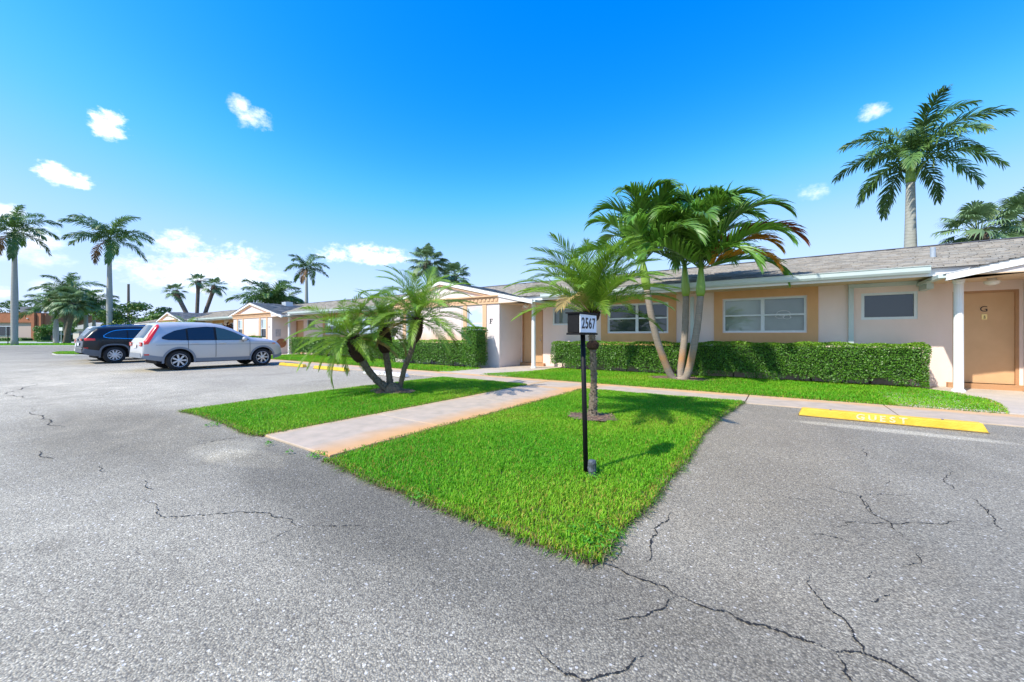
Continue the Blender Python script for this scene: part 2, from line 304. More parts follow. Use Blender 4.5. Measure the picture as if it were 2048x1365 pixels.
def walk_mat():
    m = mat('walk_concrete', (.60, .52, .44), .9, bump=.2, bscale=140); nt = m.node_tree; N = nt.nodes; L = nt.links; b = N['Principled BSDF']
    tc = N.new('ShaderNodeTexCoord'); P = tc.outputs['Object']
    n = N.new('ShaderNodeTexNoise'); n.inputs['Scale'].default_value = 1.1; n.inputs['Detail'].default_value = 7; L.new(P, n.inputs['Vector'])
    n2 = N.new('ShaderNodeTexNoise'); n2.inputs['Scale'].default_value = 5; n2.inputs['Detail'].default_value = 7; L.new(P, n2.inputs['Vector'])
    sp = N.new('ShaderNodeSeparateXYZ'); L.new(P, sp.inputs[0])
    def mixc(fac, a, c):
        x = N.new('ShaderNodeMix'); x.data_type = 'RGBA'; L.new(fac, x.inputs['Factor'])
        if isinstance(a, tuple): x.inputs[6].default_value = (*a, 1)
        else: L.new(a, x.inputs[6])
        x.inputs[7].default_value = (*c, 1); return x.outputs[2]
    r = N.new('ShaderNodeMapRange'); r.inputs['From Min'].default_value = .35; r.inputs['From Max'].default_value = .7; L.new(n2.outputs[0], r.inputs[0])
    col = mixc(r.outputs[0], (.52, .41, .305), (.41, .335, .25))
    # rusty irrigation stain: strongest along the edges next to the lawns
    def edge(sock, at, w, side=1):
        s = N.new('ShaderNodeMath'); s.operation = 'SUBTRACT'; L.new(sock, s.inputs[0]); s.inputs[1].default_value = at
        a = N.new('ShaderNodeMath'); a.operation = 'ABSOLUTE'; L.new(s.outputs[0], a.inputs[0])
        q = N.new('ShaderNodeMath'); q.operation = 'MULTIPLY_ADD'; L.new(n.outputs[0], q.inputs[0]); q.inputs[1].default_value = -w*1.6; L.new(a.outputs[0], q.inputs[2])
        k = N.new('ShaderNodeMapRange'); k.inputs['From Min'].default_value = w*.15; k.inputs['From Max'].default_value = -w*.9; k.inputs['To Max'].default_value = .85; L.new(q.outputs[0], k.inputs[0]); return k.outputs[0]
    col = mixc(edge(sp.outputs[0], -3.7, .5), col, (.66, .33, .10))
    col = mixc(edge(sp.outputs[0], -5.05, .18), col, (.55, .36, .17))
    col = mixc(edge(sp.outputs[1], 8.95, .30), col, (.70, .38, .13))
    col = mixc(edge(sp.outputs[1], 7.8, .22), col, (.66, .36, .13))
    L.new(col, b.inputs['Base Color']); return m
WALK = walk_mat()
def roof_mat():
    m = mat('asphalt_shingle', (.33, .305, .265), .95, attr=True, bump=.5, bscale=160, col2=(.24, .222, .195), vscale=2.6)
    return m
ROOFM = roof_mat()
TRIM = mat('gable_trim', (.70, .45, .27), .85, bump=.2, bscale=120, var=.08)
ROOFB = mat('roof_underlay', (.12, .11, .11), .95)
LAWNM = mat('far_grass', (.10, .22, .02), .9, col2=(.07, .16, .02), vscale=1.5)
ROADF = mat('pale_far_road', (.42, .42, .41), .85, var=.1)
GROUND = mat('ground_cover', (.12, .17, .05), .95, col2=(.16, .16, .10), vscale=.08)
KERB = mat('kerb_concrete', (.55, .55, .52), .9, var=.15)
def glass_mat():
    m = bpy.data.materials.new('window_glass'); m.use_nodes = True; nt = m.node_tree; N = nt.nodes; L = nt.links
    N.remove(N['Principled BSDF'])
    g = N.new('ShaderNodeBsdfGlossy'); g.inputs['Roughness'].default_value = .02; g.inputs['Color'].default_value = (.95, 1, 1, 1)
    t = N.new('ShaderNodeBsdfTransparent'); t.inputs['Color'].default_value = (.80, .88, .87, 1)
    f = N.new('ShaderNodeFresnel'); f.inputs['IOR'].default_value = 1.7
    ms = N.new('ShaderNodeMixShader'); L.new(f.outputs[0], ms.inputs[0]); L.new(t.outputs[0], ms.inputs[1]); L.new(g.outputs[0], ms.inputs[2]); L.new(ms.outputs[0], N['Material Output'].inputs[0])
    return m
GLASS = glass_mat()
BLIND = mat('window_blind', (.52, .53, .47), .9, var=.12, vscale=2)
BLINDD = mat('window_shade_dark', (.05, .06, .065), .9)

# ------------------------------------------------------------------ mesh helpers
def tag(o, label=None, cat=None, group=None, kind=None):
    if label: o['label'] = label
    if cat: o['category'] = cat
    if group: o['group'] = group
    if kind: o['kind'] = kind
    return o
def empty(name, loc=(0, 0, 0), rz=0, label=None, cat=None, group=None):
    o = bpy.data.objects.new(name, None); COL.objects.link(o); o.location = loc; o.rotation_euler = (0, 0, rz)
    return tag(o, label, cat, group)
def link(name, me, m=None, parent=None, loc=(0, 0, 0), rot=(0, 0, 0), smooth=False):
    if m is not None and not me.materials: me.materials.append(m)
    if smooth and len(me.polygons): me.polygons.foreach_set('use_smooth', np.ones(len(me.polygons), bool))
    o = bpy.data.objects.new(name, me); COL.objects.link(o); o.location = loc; o.rotation_euler = rot
    if parent: o.parent = parent
    return o
class MB:
    def __init__(s): s.v = []; s.f = []
    def add(s, vs, fs):
        b = len(s.v); s.v += [tuple(p) for p in vs]; s.f += [tuple(i+b for i in f) for f in fs]; return s
    def box(s, x0, x1, y0, y1, z0, z1):
        return s.add([(x0, y0, z0), (x1, y0, z0), (x1, y1, z0), (x0, y1, z0), (x0, y0, z1), (x1, y0, z1), (x1, y1, z1), (x0, y1, z1)],
                     [(0, 3, 2, 1), (4, 5, 6, 7), (0, 1, 5, 4), (1, 2, 6, 5), (2, 3, 7, 6), (3, 0, 4, 7)])
    def quad(s, a, b, c, d): return s.add([a, b, c, d], [(0, 1, 2, 3)])
    def prism(s, poly, y0, y1, axis='y'):
        "polygon of (x,z) extruded along y (or (y,z) along x, or (x,y) along z)"
        n = len(poly)
        f = {'y': lambda p, t: (p[0], t, p[1]), 'x': lambda p, t: (t, p[0], p[1]), 'z': lambda p, t: (p[0], p[1], t)}[axis]
        vs = [f(p, y0) for p in poly] + [f(p, y1) for p in poly]
        fs = [tuple(range(n)), tuple(range(2*n-1, n-1, -1))] + [(i, (i+1) % n+0, (i+1) % n+n, i+n) for i in range(n)]
        fs = [fs[0][::-1], fs[1][::-1]] + [f_[::-1] for f_ in fs[2:]] if False else fs
        return s.add(vs, fs)
    def tube(s, pts, rad, n=8, cap=True):
        pts = [Vector(p) for p in pts]; base = len(s.v); prev = None
        for i, p in enumerate(pts):
            t = (pts[min(i+1, len(pts)-1)]-pts[max(i-1, 0)]).normalized()
            if prev is None:
                a = Vector((1, 0, 0)) if abs(t.x) < .9 else Vector((0, 1, 0)); u = (a-t*a.dot(t)).normalized()
            else: u = (prev-t*prev.dot(t)).normalized()
            prev = u; w = t.cross(u); r = rad[i] if hasattr(rad, '__len__') else rad
            for k in range(n):
                an = 2*math.pi*k/n; s.v.append(tuple(p+(u*math.cos(an)+w*math.sin(an))*r))
        for i in range(len(pts)-1):
            for k in range(n):
                a = base+i*n+k; b = base+i*n+(k+1) % n; s.f.append((a, b, b+n, a+n))
        if cap:
            s.f.append(tuple(base+k for k in range(n))[::-1]); s.f.append(tuple(base+(len(pts)-1)*n+k for k in range(n)))
        return s
    def lathe(s, prof, n=16, o=(0, 0, 0), axis='z', flute=None, cap=True):
        base = len(s.v)
        for i, (r, h) in enumerate(prof):
            for k in range(n):
                a = 2*math.pi*k/n; rr = r*(flute(k, i) if flute else 1); x, y = rr*math.cos(a), rr*math.sin(a)
                p = (x, y, h) if axis == 'z' else ((h, x, y) if axis == 'x' else (x, h, y))
                s.v.append((p[0]+o[0], p[1]+o[1], p[2]+o[2]))
        for i in range(len(prof)-1):
            for k in range(n):
                a = base+i*n+k; b = base+i*n+(k+1) % n; s.f.append((a, b, b+n, a+n))
        if not cap: return s
        s.f.append(tuple(base+k for k in range(n))[::-1]); s.f.append(tuple(base+(len(prof)-1)*n+k for k in range(n)))
        return s
    def mesh(s, name):
        me = bpy.data.meshes.new(name); me.from_pydata(s.v, [], s.f); me.validate()
        bm = bmesh.new(); bm.from_mesh(me); bmesh.ops.recalc_face_normals(bm, faces=bm.faces); bm.to_mesh(me); bm.free(); return me
    def build(s, name, m, parent=None, loc=(0, 0, 0), rot=(0, 0, 0), smooth=False): return link(name, s.mesh(name), m, parent, loc, rot, smooth)
def bevel(o, w=.01, seg=2):
    b = o.modifiers.new('bevel', 'BEVEL'); b.width = w; b.segments = seg; b.limit_method = 'ANGLE'; return o
def npmesh(name, V, F, tint=None):
    "fast mesh from numpy: V (n,3), F (m,k) all k-gons; or list of such arrays"
    me = bpy.data.meshes.new(name); Fs = F if isinstance(F, list) else [F]
    me.vertices.add(len(V)); me.vertices.foreach_set('co', np.asarray(V, np.float32).ravel())
    tot = sum(f.shape[0] for f in Fs); nl = sum(f.size for f in Fs)
    me.loops.add(nl); me.loops.foreach_set('vertex_index', np.concatenate([f.ravel() for f in Fs]).astype(np.int32))
    me.polygons.add(tot); st = []; o = 0
    for f in Fs:
        st.append(o+np.arange(f.shape[0])*f.shape[1]); o += f.size
    me.polygons.foreach_set('loop_start', np.concatenate(st).astype(np.int32))
    me.update(calc_edges=True)
    if tint is not None:
        a = me.attributes.new('tint', 'FLOAT_COLOR', 'POINT'); c = np.ones((len(V), 4), np.float32); c[:, :3] = tint; a.data.foreach_set('color', c.ravel())
    return me
def text_mesh(body, size, ext=.002, sx=1., align='CENTER', bold=0.):
    cu = bpy.data.curves.new('lettering', 'FONT'); cu.body = body; cu.size = size; cu.extrude = ext; cu.offset = bold; cu.align_x = align; cu.align_y = 'CENTER'
    o = bpy.data.objects.new('lettering', cu); COL.objects.link(o)
    bpy.context.view_layer.update()
    me = bpy.data.meshes.new_from_object(o.evaluated_get(bpy.context.evaluated_depsgraph_get()))
    bpy.data.objects.remove(o); bpy.data.curves.remove(cu)
    if sx != 1: me.transform(Matrix.Diagonal((sx, 1, 1, 1)))
    return me
def lettering(name, body, size, ext, sx, bold, m, parent, M, gap=.0):
    "each character its own flat object, centred on M"
    ms = [(text_mesh(ch, size, ext, sx, 'LEFT', bold)) if ch != ' ' else None for ch in body]; x = 0; out = []
    for me in ms:
        if me is None: x += size*.3*sx; continue
        co = np.empty(len(me.vertices)*3); me.vertices.foreach_get('co', co); xs = co[0::3]; out.append((me, x-xs.min())); x += xs.max()-xs.min()+gap
    tot = x-gap
    for me, dx in out: me.transform(M @ Matrix.Translation((dx-tot/2, 0, 0))); link(name, me, m, parent)
def pip(px, py, poly):
    c = np.zeros(len(px), bool); n = len(poly)
    for i in range(n):
        x0, y0 = poly[i]; x1, y1 = poly[(i+1) % n]
        if y0 == y1: continue
        t = ((y0 > py) != (y1 > py)) & (px < (x1-x0)*(py-y0)/(y1-y0)+x0); c ^= t
    return c
def dist_edge(px, py, poly):
    d = np.full(len(px), 1e9); n = len(poly)
    for i in range(n):
        a = np.array(poly[i]); b = np.array(poly[(i+1) % n]); ab = b-a; t = np.clip(((px-a[0])*ab[0]+(py-a[1])*ab[1])/max(ab@ab, 1e-9), 0, 1)
        d = np.minimum(d, np.hypot(px-a[0]-t*ab[0], py-a[1]-t*ab[1]))
    return d

# ------------------------------------------------------------------ ground, paving, lawns
MB().quad((-900, -700, -.03), (700, -700, -.03), (700, 1100, -.03), (-900, 1100, -.03)).build('ground', GROUND).__setitem__('kind', 'structure')
lot = MB().quad((-74, -60, 0), (60, -60, 0), (60, 8.3, 0), (-74, 8.3, 0)).build('parking_lot', ASPH); tag(lot, kind='structure')

def fractal(pts, it=3, amp=.16):
    pts = [np.array(p, float) for p in pts]
    for _ in range(it):
        o = [pts[0]]
        for a, b in zip(pts, pts[1:]):
            d = b-a; n = np.array((-d[1], d[0])); o += [(a+b)/2+n*rnd.uniform(-amp, amp), b]
        pts = o
    return pts
CRACKM = mat('crack_shadow', (.022, .021, .02), .95, var=.4, vscale=40)
def crack(px, wid, ox=0, oy=0, sc=1.):
    g = [gnd(ox+x/sc, oy+y/sc) for x, y in px]
    p = fractal(g, 4, .13); n = len(p); L_, R_ = [], []
    for i in range(n):
        t = p[min(i+1, n-1)]-p[max(i-1, 0)]; t = t/(np.hypot(*t)+1e-9); nn = np.array((-t[1], t[0]))
        w = wid*.36*(.15+rnd.random()**1.6*1.6)*min(1, .15+3*min(i, n-1-i)/n)
        L_.append((*(p[i]+nn*w), .004)); R_.append((*(p[i]-nn*w), .004))
    MB().add(L_+R_, [(i, i+1, n+i+1, n+i) for i in range(n-1)]).build('crack', CRACKM, lot)
Z4 = (1100, 1000, 2.160); Z8 = (1560, 780, 4.197); Z5 = (0, 760, 2.2557)
for z, w, pl in [
    (Z4, .013, [(225, 275), (290, 295), (400, 348), (500, 378), (545, 415)]), (Z4, .017, [(545, 415), (630, 450), (760, 485), (870, 540), (1000, 572), (1090, 605), (1160, 628), (1235, 662)]),
    (Z4, .017, [(1235, 662), (1270, 655), (1350, 665), (1450, 700), (1530, 745), (1590, 789), (1680, 870)]),
    (Z4, .014, [(1120, 330), (1145, 410), (1190, 465), (1260, 510), (1310, 580), (1355, 645), (1355, 665)]), (Z4, .012, [(1235, 662), (1275, 715), (1270, 745), (1305, 789), (1350, 860)]),
    (Z4, .010, [(545, 415), (500, 465), (430, 495), (340, 512), (270, 520)]), (Z4, .012, [(-60, 640), (0, 705), (60, 755), (150, 785), (220, 762), (310, 745), (350, 715), (415, 668)]),
    (Z4, .012, [(525, 50), (505, 95), (450, 125), (465, 150), (430, 205), (410, 275)]), (Z4, .008, [(325, 185), (300, 235), (265, 270)]),
    (Z4, .011, [(1350, 0), (1385, 50), (1470, 100), (1525, 165)]), (Z4, .009, [(1240, 120), (1285, 112), (1278, 98), (1420, 103), (1620, 102), (1700, 105), (1750, 93), (1850, 102)]),
    (Z4, .008, [(1120, 155), (1180, 150), (1250, 168), (1310, 190)]), (Z4, .008, [(1590, 228), (1605, 275), (1500, 280)]), (Z4, .008, [(1380, 445), (1420, 428), (1470, 410)]),
    (Z4, .009, [(1855, 20), (1890, 60), (1920, 105), (1970, 145)]), (Z4, .006, [(1390, 310), (1380, 335), (1360, 345)]),
    (Z8, .008, [(215, 790), (340, 805), (510, 860), (640, 885), (690, 895), (705, 945), (742, 985), (745, 1030), (800, 1060)]), (Z8, .008, [(1385, 650), (1435, 715), (1395, 725), (1425, 800), (1460, 830), (1400, 845)]),
    (Z8, .009, [(1580, 900), (1690, 975), (1750, 1060)]), (Z8, .007, [(0, 895), (160, 920), (260, 940)]), (Z8, .008, [(705, 490), (715, 530), (700, 570)]), (Z8, .006, [(690, 885), (760, 875), (880, 878), (1100, 885)]),
    (Z8, .006, [(910, 760), (925, 775), (890, 805)]),
    (Z5, .011, [(635, 540), (700, 560), (705, 600), (720, 618), (850, 615), (1010, 605), (1150, 598), (1220, 605), (1235, 622), (1315, 632), (1330, 655), (1355, 663)]), (Z5, .008, [(1355, 663), (1450, 660), (1530, 665), (1680, 640)]),
    (Z5, .006, [(1355, 663), (1280, 690), (1100, 775)]), (Z5, .012, [(650, 455), (665, 490), (690, 500)]), (Z5, .018, [(160, 125), (185, 180), (215, 205), (290, 215)]), (Z5, .014, [(190, 320), (185, 350), (250, 360)]),
    (Z5, .02, [(130, 15), (100, 40), (105, 75), (125, 85)]), (Z5, .012, [(870, 295), (980, 275), (1115, 258)]), (Z5, .008, [(440, 390), (455, 405), (500, 420)])]:
    crack(pl, w, *z)

def slabs(name, spec, z0, z1, m, label_kind='structure'):
    root = empty(name); tag(root, kind=label_kind)
    for poly in spec:
        bevel(MB().prism(poly, z0, z1, 'z').build('slab', m, root), .008)
    return root
JG = .008
# long footpath along the houses (v 8.0 .. 9.05)
js = [-64, -58, -52, -46, -40.5, -36, -32, -28.4, -25, -21.5, -18.2, -15, -11.8, -8.45, -5.02, -3.72, -.55, 1.42, 4.6, 7.8, 11]
slabs('footpath', [[(a+JG, 7.98 if a not in (-5.02,) else 7.62), (b-JG, 7.98 if a not in (-5.02,) else 7.62), (b-JG, 9.1), (a+JG, 9.1)] for a, b in zip(js, js[1:])], -.1, .018, WALK)
f0, f1 = gnd(528, 873), gnd(652, 913)
slabs('walkway', [[f0, (-3.66, f1[1]), (-3.66, 3.62), (-5.05, 3.62)], [(-5.05, 3.636), (-3.66, 3.636), (-3.66, 5.6), (-5.05, 5.6)], [(-5.05, 5.616), (-3.66, 5.616), (-3.66, 7.6), (-5.05, 7.6)]], -.1, .022, WALK)
slabs('porch_slab', [[(-9.3, 9.116), (-6.6, 9.116), (-6.6, 11.2), (-9.3, 11.2)], [(-8.55, 11.216), (-6.7, 11.216), (-6.7, 12.97), (-8.55, 12.97)],
                     [(1.6, 9.116), (4.6, 9.116), (4.6, 11.2), (1.6, 11.2)], [(2.3, 11.216), (4.15, 11.216), (4.15, 12.97), (2.3, 12.97)],
                     [(-27.4, 9.116), (-25.0, 9.116), (-25.0, 12.97), (-26.65, 12.97), (-26.65, 11.3), (-27.4, 11.3)]], -.1, .03, CONC)

def z3(x, y): return gnd(620+x/2.2756, 760+y/2.2756)
def z2(x, y): return gnd(350+x/2.731, 720+y/2.731)
def zr(x, y): return gnd(1792+x/6.824, 680+y/6.824)
lawn_front2 = [z3(*p) for p in [(60, 372), (110, 385), (240, 455), (430, 525), (600, 600), (860, 690), (1000, 745), (1120, 785), (1250, 830), (1318, 838)]]
lawn_right2 = [z3(*p) for p in [(1350, 800), (1420, 690), (1545, 580), (1640, 450), (1720, 370), (1790, 250), (1870, 175), (1975, 105)]]
P2 = lawn_front2+lawn_right2+[(-.62, 8.12), (-3.62, 8.02)]
P1 = [z2(*p) for p in [(25, 285), (90, 297), (170, 320), (270, 355), (380, 408), (470, 422)]]+[(-5.06, 2.2), (-5.06, 7.9), (-5.2, 8.0), (-8.05, 8.0), (-8.05, 5.2), (-8.0, 3.2)]
strip_tail = [zr(*p) for p in [(1545, 1035), (1500, 940), (1390, 880), (1240, 830), (1050, 790), (850, 745)]]
PS = [(-7.55, 9.2), (-7.2, 9.08), (-4, 9.06), (0, 9.06), (2.6, 9.1)]+strip_tail+[(2.4, 12.3), (2.4, 12.95), (-6.75, 12.95), (-6.75, 11.3), (-7.1, 10.3)]
PW = [(-24.6, 9.1), (-9.0, 9.1), (-8.9, 9.25), (-8.75, 10.6), (-8.8, 11.45), (-14.6, 11.45), (-14.6, 12.95), (-24.6, 12.95)]
PX = [(-60, 9.1), (-27.6, 9.1), (-27.6, 11.45), (-60, 11.45)]
def rough_edge(poly, step=.10, amp=.018):
    out = []
    for a, b in zip(poly, poly[1:]+poly[:1]):
        n = max(1, min(60, int(math.dist(a, b)/step)))
        for i in range(n):
            t = i/n; out.append((a[0]+(b[0]-a[0])*t+rnd.uniform(-amp, amp), a[1]+(b[1]-a[1])*t+rnd.uniform(-amp, amp)))
    return out
def lawn(name, poly, top=.010):
    poly = rough_edge(poly)
    me = MB().prism(poly, -.05, top, 'z'); o = me.build(name, SOIL); tag(o, kind='structure'); return o
def grass(name, poly, dens, hgt, wid, base=.01, holes=(), label='', edge_len=.0, segs=2):
    xs = [p[0] for p in poly]; ys = [p[1] for p in poly]; A = (max(xs)-min(xs))*(max(ys)-min(ys)); n = int(A*dens)
    px = rng.uniform(min(xs), max(xs), n); py = rng.uniform(min(ys), max(ys), n)
    k = pip(px, py, poly)
    for hx, hy, hrx, hry in holes:
        an = np.arctan2(py-hy, px-hx); k &= ((px-hx)/hrx)**2+((py-hy)/hry)**2 > (1+.18*np.sin(3*an+hx)+.12*np.sin(7*an))**2*rng.uniform(.75, 1.25, n)
    px, py = px[k], py[k]; n = len(px)
    de = dist_edge(px, py, poly)
    clump = np.sin(px*5.1+np.sin(py*3.3)*2)*np.sin(py*4.7+np.sin(px*2.9)*2)
    dry = np.sin(px*1.7+1.3+np.sin(py*2.1))*np.sin(py*1.9+.4+np.sin(px*2.3))
    h = hgt*rng.uniform(.55, 1.25, n)*(1+.18*clump)*np.where(de < .12, .8, 1)
    az = rng.uniform(0, 2*np.pi, n); lean = rng.uniform(.15, .95, n)
    dx, dy = np.cos(az), np.sin(az); w = wid*rng.uniform(.6, 1.3, n)
    fa = az+rng.uniform(-.6, .6, n)+np.pi/2; wx, wy = np.cos(fa)*w/2, np.sin(fa)*w/2
    b = np.stack([px, py, np.full(n, base)], 1); W = np.stack([wx, wy, np.zeros(n)], 1)
    m = b+np.stack([dx*lean*h*.35, dy*lean*h*.35, h*.62], 1); t = b+np.stack([dx*lean*h*1.0, dy*lean*h*1.0, h*(1.02-.38*lean)], 1)
    V = np.stack([b-W, b+W, m+W*.8, m-W*.8, t], 1).reshape(-1, 3)
    i0 = np.arange(n)*5
    F = [np.stack([i0, i0+1, i0+2, i0+3], 1), np.stack([i0+3, i0+2, i0+4], 1)]
    # blade colour: fresh green to yellow-green, some straw, straw at the trimmed border
    big = np.sin(px*.9+.7+1.3*np.sin(py*.7))*np.sin(py*1.1+1.1*np.sin(px*.8))
    r = rng.random(n); yel = np.clip(.45+.45*dry+.3*big+rng.normal(0, .3, n), 0, 1)
    c = np.stack([.55+.75*yel, .86+.22*yel, .7+.9*yel], 1)*rng.uniform(.72, 1.22, n)[:, None]
    st = (r < .05+.14*np.clip(dry*big*1.6, 0, 1)) | ((de < .09) & (r < .35)); c[st] = np.array([2.3, .85, 4.5])*rng.uniform(.6, 1.1, (st.sum(), 1))
    me = npmesh(name, V, F, np.repeat(c, 5, 0)); me.materials.append(GRASS)
    o = link(name, me); tag(o, label, 'grass', kind='stuff'); return o

def fringe(pts, dens, label, out=.042):
    "runners and dry clippings lying over the lawn edge"
    P, D = [], []
    for a, b in zip(pts, pts[1:]):
        a, b = np.array(a), np.array(b); l = np.hypot(*(b-a)); k = int(l*dens); t = rng.random(k)[:, None]; nn = np.array(((b-a)[1], -(b-a)[0]))/max(l, 1e-6)
        g = .6+.4*np.sin(t*l*9)+rng.normal(0, .3, (k, 1)); P.append(a+(b-a)*t+nn*rng.normal(-.01, .02, (k, 1))); D.append(nn*np.clip(g, .1, 1.6)+rng.normal(0, .75, (k, 2)))
    P = np.concatenate(P); D = np.concatenate(D); n = len(P); L_ = rng.uniform(.3, 1.1, n)[:, None]*out; D = D*L_
    z = rng.uniform(.004, .02, n); W = np.stack([-D[:, 1], D[:, 0]], 1); W = W/(np.linalg.norm(W, axis=1)[:, None]+1e-6)*rng.uniform(.0015, .0035, n)[:, None]
    b3 = np.c_[P, z]; m3 = np.c_[P+D*.55, z+rng.uniform(.002, .03, n)]; t3 = np.c_[P+D, np.full(n, .006)]; W3 = np.c_[W, np.zeros(n)]
    V = np.stack([b3-W3, b3+W3, m3+W3, m3-W3, t3], 1).reshape(-1, 3); i0 = np.arange(n)*5
    c = np.where(rng.random((n, 1)) < .45, np.array([[.6, .72, .8]]), np.where(rng.random((n, 1)) < .6, np.array([[1.6, .66, 9.]]), np.array([[.75, .28, 4.]])))*rng.uniform(.5, 1.1, (n, 1))
    me = npmesh('lawn_fringe', V, [np.stack([i0, i0+1, i0+2, i0+3], 1), np.stack([i0+3, i0+2, i0+4], 1)], np.repeat(c, 5, 0)); me.materials.append(GRASS)
    tag(link('lawn_fringe', me), label, 'grass', kind='stuff')
def weeds(spots, label):
    "small broad-leaved weeds in the lawn edge"
    Ps, Ns = [], []
    for cx, cy, r_, k in spots:
        a = rng.uniform(0, 6.28, k); q = np.sqrt(rng.random(k))*r_; Ps.append(np.stack([cx+q*np.cos(a), cy+q*np.sin(a), .012+rng.uniform(0, 1, k)*.055*(1-q/r_*.6)], 1)); Ns.append(np.stack([np.cos(a)*.3, np.sin(a)*.3, np.ones(k)], 1))
    P = np.concatenate(Ps); V, F = leaf_cloud(P, np.concatenate(Ns), .013, .5); c = np.array([.55, .78, 2.])*rng.uniform(.6, 1.2, (len(P), 1))
    me = npmesh('weeds', V, F, np.repeat(c, 4, 0)); me.materials.append(GRASS); tag(link('weeds', me), label, 'weeds', kind='stuff')
H2 = [(-2.25, 5.22, .30, .26)]; H1 = [(-6.75, 5.25, .42, .34)]; HS = [(-2.3, 11.35, .75, .5)]
lawn('lawn', P2); lawn('lawn', P1); lawn('lawn', PS); lawn('lawn', PW); lawn('lawn', PX)
PSg = [p if p[1] < 12.2 else (p[0], 12.45) for p in PS]
grass('grass', P2, 12500, .044, .0062, holes=H2+[(-1.33, 3.1, .07, .06)], label='bright lawn grass around the number post and the single small palm')
grass('grass', P1, 7500, .046, .007, holes=H1, label='bright lawn grass around the three-stemmed small palm')
grass('grass', PSg, 4000, .058, .010, holes=HS, label='lawn strip between footpath and the clipped hedges')
grass('grass', [(-24.6, 9.1), (-9.0, 9.1), (-8.9, 9.25), (-8.75, 10.7), (-14.6, 10.8), (-14.6, 12.2), (-24.6, 12.2)], 1300, .09, .015, label='lawn strip beyond the path to the door marked F')
grass('grass', PX, 420, .10, .025, label='far lawn strip behind the parked cars')
fringe(lawn_front2+lawn_right2, 420, 'dry runners and clippings along the near lawn edge'); fringe(P1[:6]+[(-5.06, 2.2), (-5.06, 7.9)], 260, 'dry runners along the left lawn edge beside the walkway')
fringe([(-3.66, 8.0), (-3.66, 2.2)], 260, 'grass blades hanging over the right side of the walkway', .06); fringe([(-7.5, 9.08), (2.7, 9.1)], 160, 'brown runners along the front of the lawn strip', .07)
def disc(name, cx, cy, rx, ry, z, m, label_kind='structure', n=26):
    vs = [(cx, cy, z+.012)]
    for i in range(n):
        a = 2*math.pi*i/n; k = 1+rnd.uniform(-.14, .14); vs.append((cx+rx*k*math.cos(a), cy+ry*k*math.sin(a), z))
    o = MB().add(vs, [(0, 1+i, 1+(i+1) % n) for i in range(n)]).build(name, m); tag(o, kind=label_kind); return o
disc('mulch_ring', -2.25, 5.24, .36, .31, .04, MULCH); disc('mulch_ring', -6.75, 5.25, .52, .40, .04, MULCH); disc('mulch_ring', -2.3, 11.35, .85, .55, .04, MULCH)
def debris(name, n, boxes, label):
    "dead leaves, chips and clippings lying on mulch and along edges"
    V = []; F = []; c = []
    for (cx, cy, rx, ry, z), k in boxes:
        for _ in range(k):
            a = rnd.uniform(0, 6.28); q = math.sqrt(rnd.random()); x = cx+rx*q*math.cos(a); y = cy+ry*q*math.sin(a); l = rnd.uniform(.008, .03); an = rnd.uniform(0, 6.28); w = l*.3
            dx, dy = math.cos(an), math.sin(an); zz = z+rnd.uniform(.004, .016); i = len(V)
            V += [(x-dx*l, y-dy*l, zz), (x+dy*w, y-dx*w, zz+.004), (x+dx*l, y+dy*l, zz+rnd.uniform(0, .012)), (x-dy*w, y+dx*w, zz+.002)]; F.append((i, i+1, i+2, i+3))
            t = rnd.uniform(.5, 1.6); c += [(t, t*rnd.uniform(.8, 1.1), t)]*4
    me = npmesh(name, np.array(V), np.array(F), np.array(c)); me.materials.append(mat('dry_litter', (.26, .17, .10), .9, attr=True)); o = link(name, me); tag(o, label, 'leaf litter', kind='stuff')
debris('leaf_litter', 0, [((-2.25, 5.24, .36, .3, .045), 260), ((-6.75, 5.25, .5, .4, .045), 320), ((-2.3, 11.35, .85, .5, .045), 500)], 'dry leaf litter on the mulch under the small palms')

# ------------------------------------------------------------------ hedges
def leaf_cloud(P, Nrm, size, jitter=.9):
    n = len(P); d = Nrm+rng.normal(0, jitter, (n, 3)); d /= np.linalg.norm(d, axis=1)[:, None]
    a = rng.normal(0, 1, (n, 3)); u = np.cross(d, a); u /= np.linalg.norm(u, axis=1)[:, None]; w = np.cross(d, u)
    s = size*rng.uniform(.6, 1.3, n)[:, None]
    V = np.stack([P-u*s, P+w*s*.5+d*s*.15, P+u*s, P-w*s*.5+d*s*.15], 1).reshape(-1, 3); i = np.arange(n)*4
    return V, np.stack([i, i+1, i+2, i+3], 1)
weeds([(-.93, 2.22, .16, 260), (-.86, 2.06, .09, 120), (-1.02, 2.1, .08, 70), (-1.30, 3.06, .10, 110), (-1.5, 3.12, .09, 70), (-3.78, 2.05, .10, 90), (-5.2, 2.12, .08, 60), (-4.6, 1.95, .04, 26), (-4.1, 1.93, .035, 22), (-6.2, 1.95, .09, 70), (-2.2, 1.98, .09, 60), (-1.5, 1.96, .08, 60)], 'small weeds along the near lawn edges and round the number post')
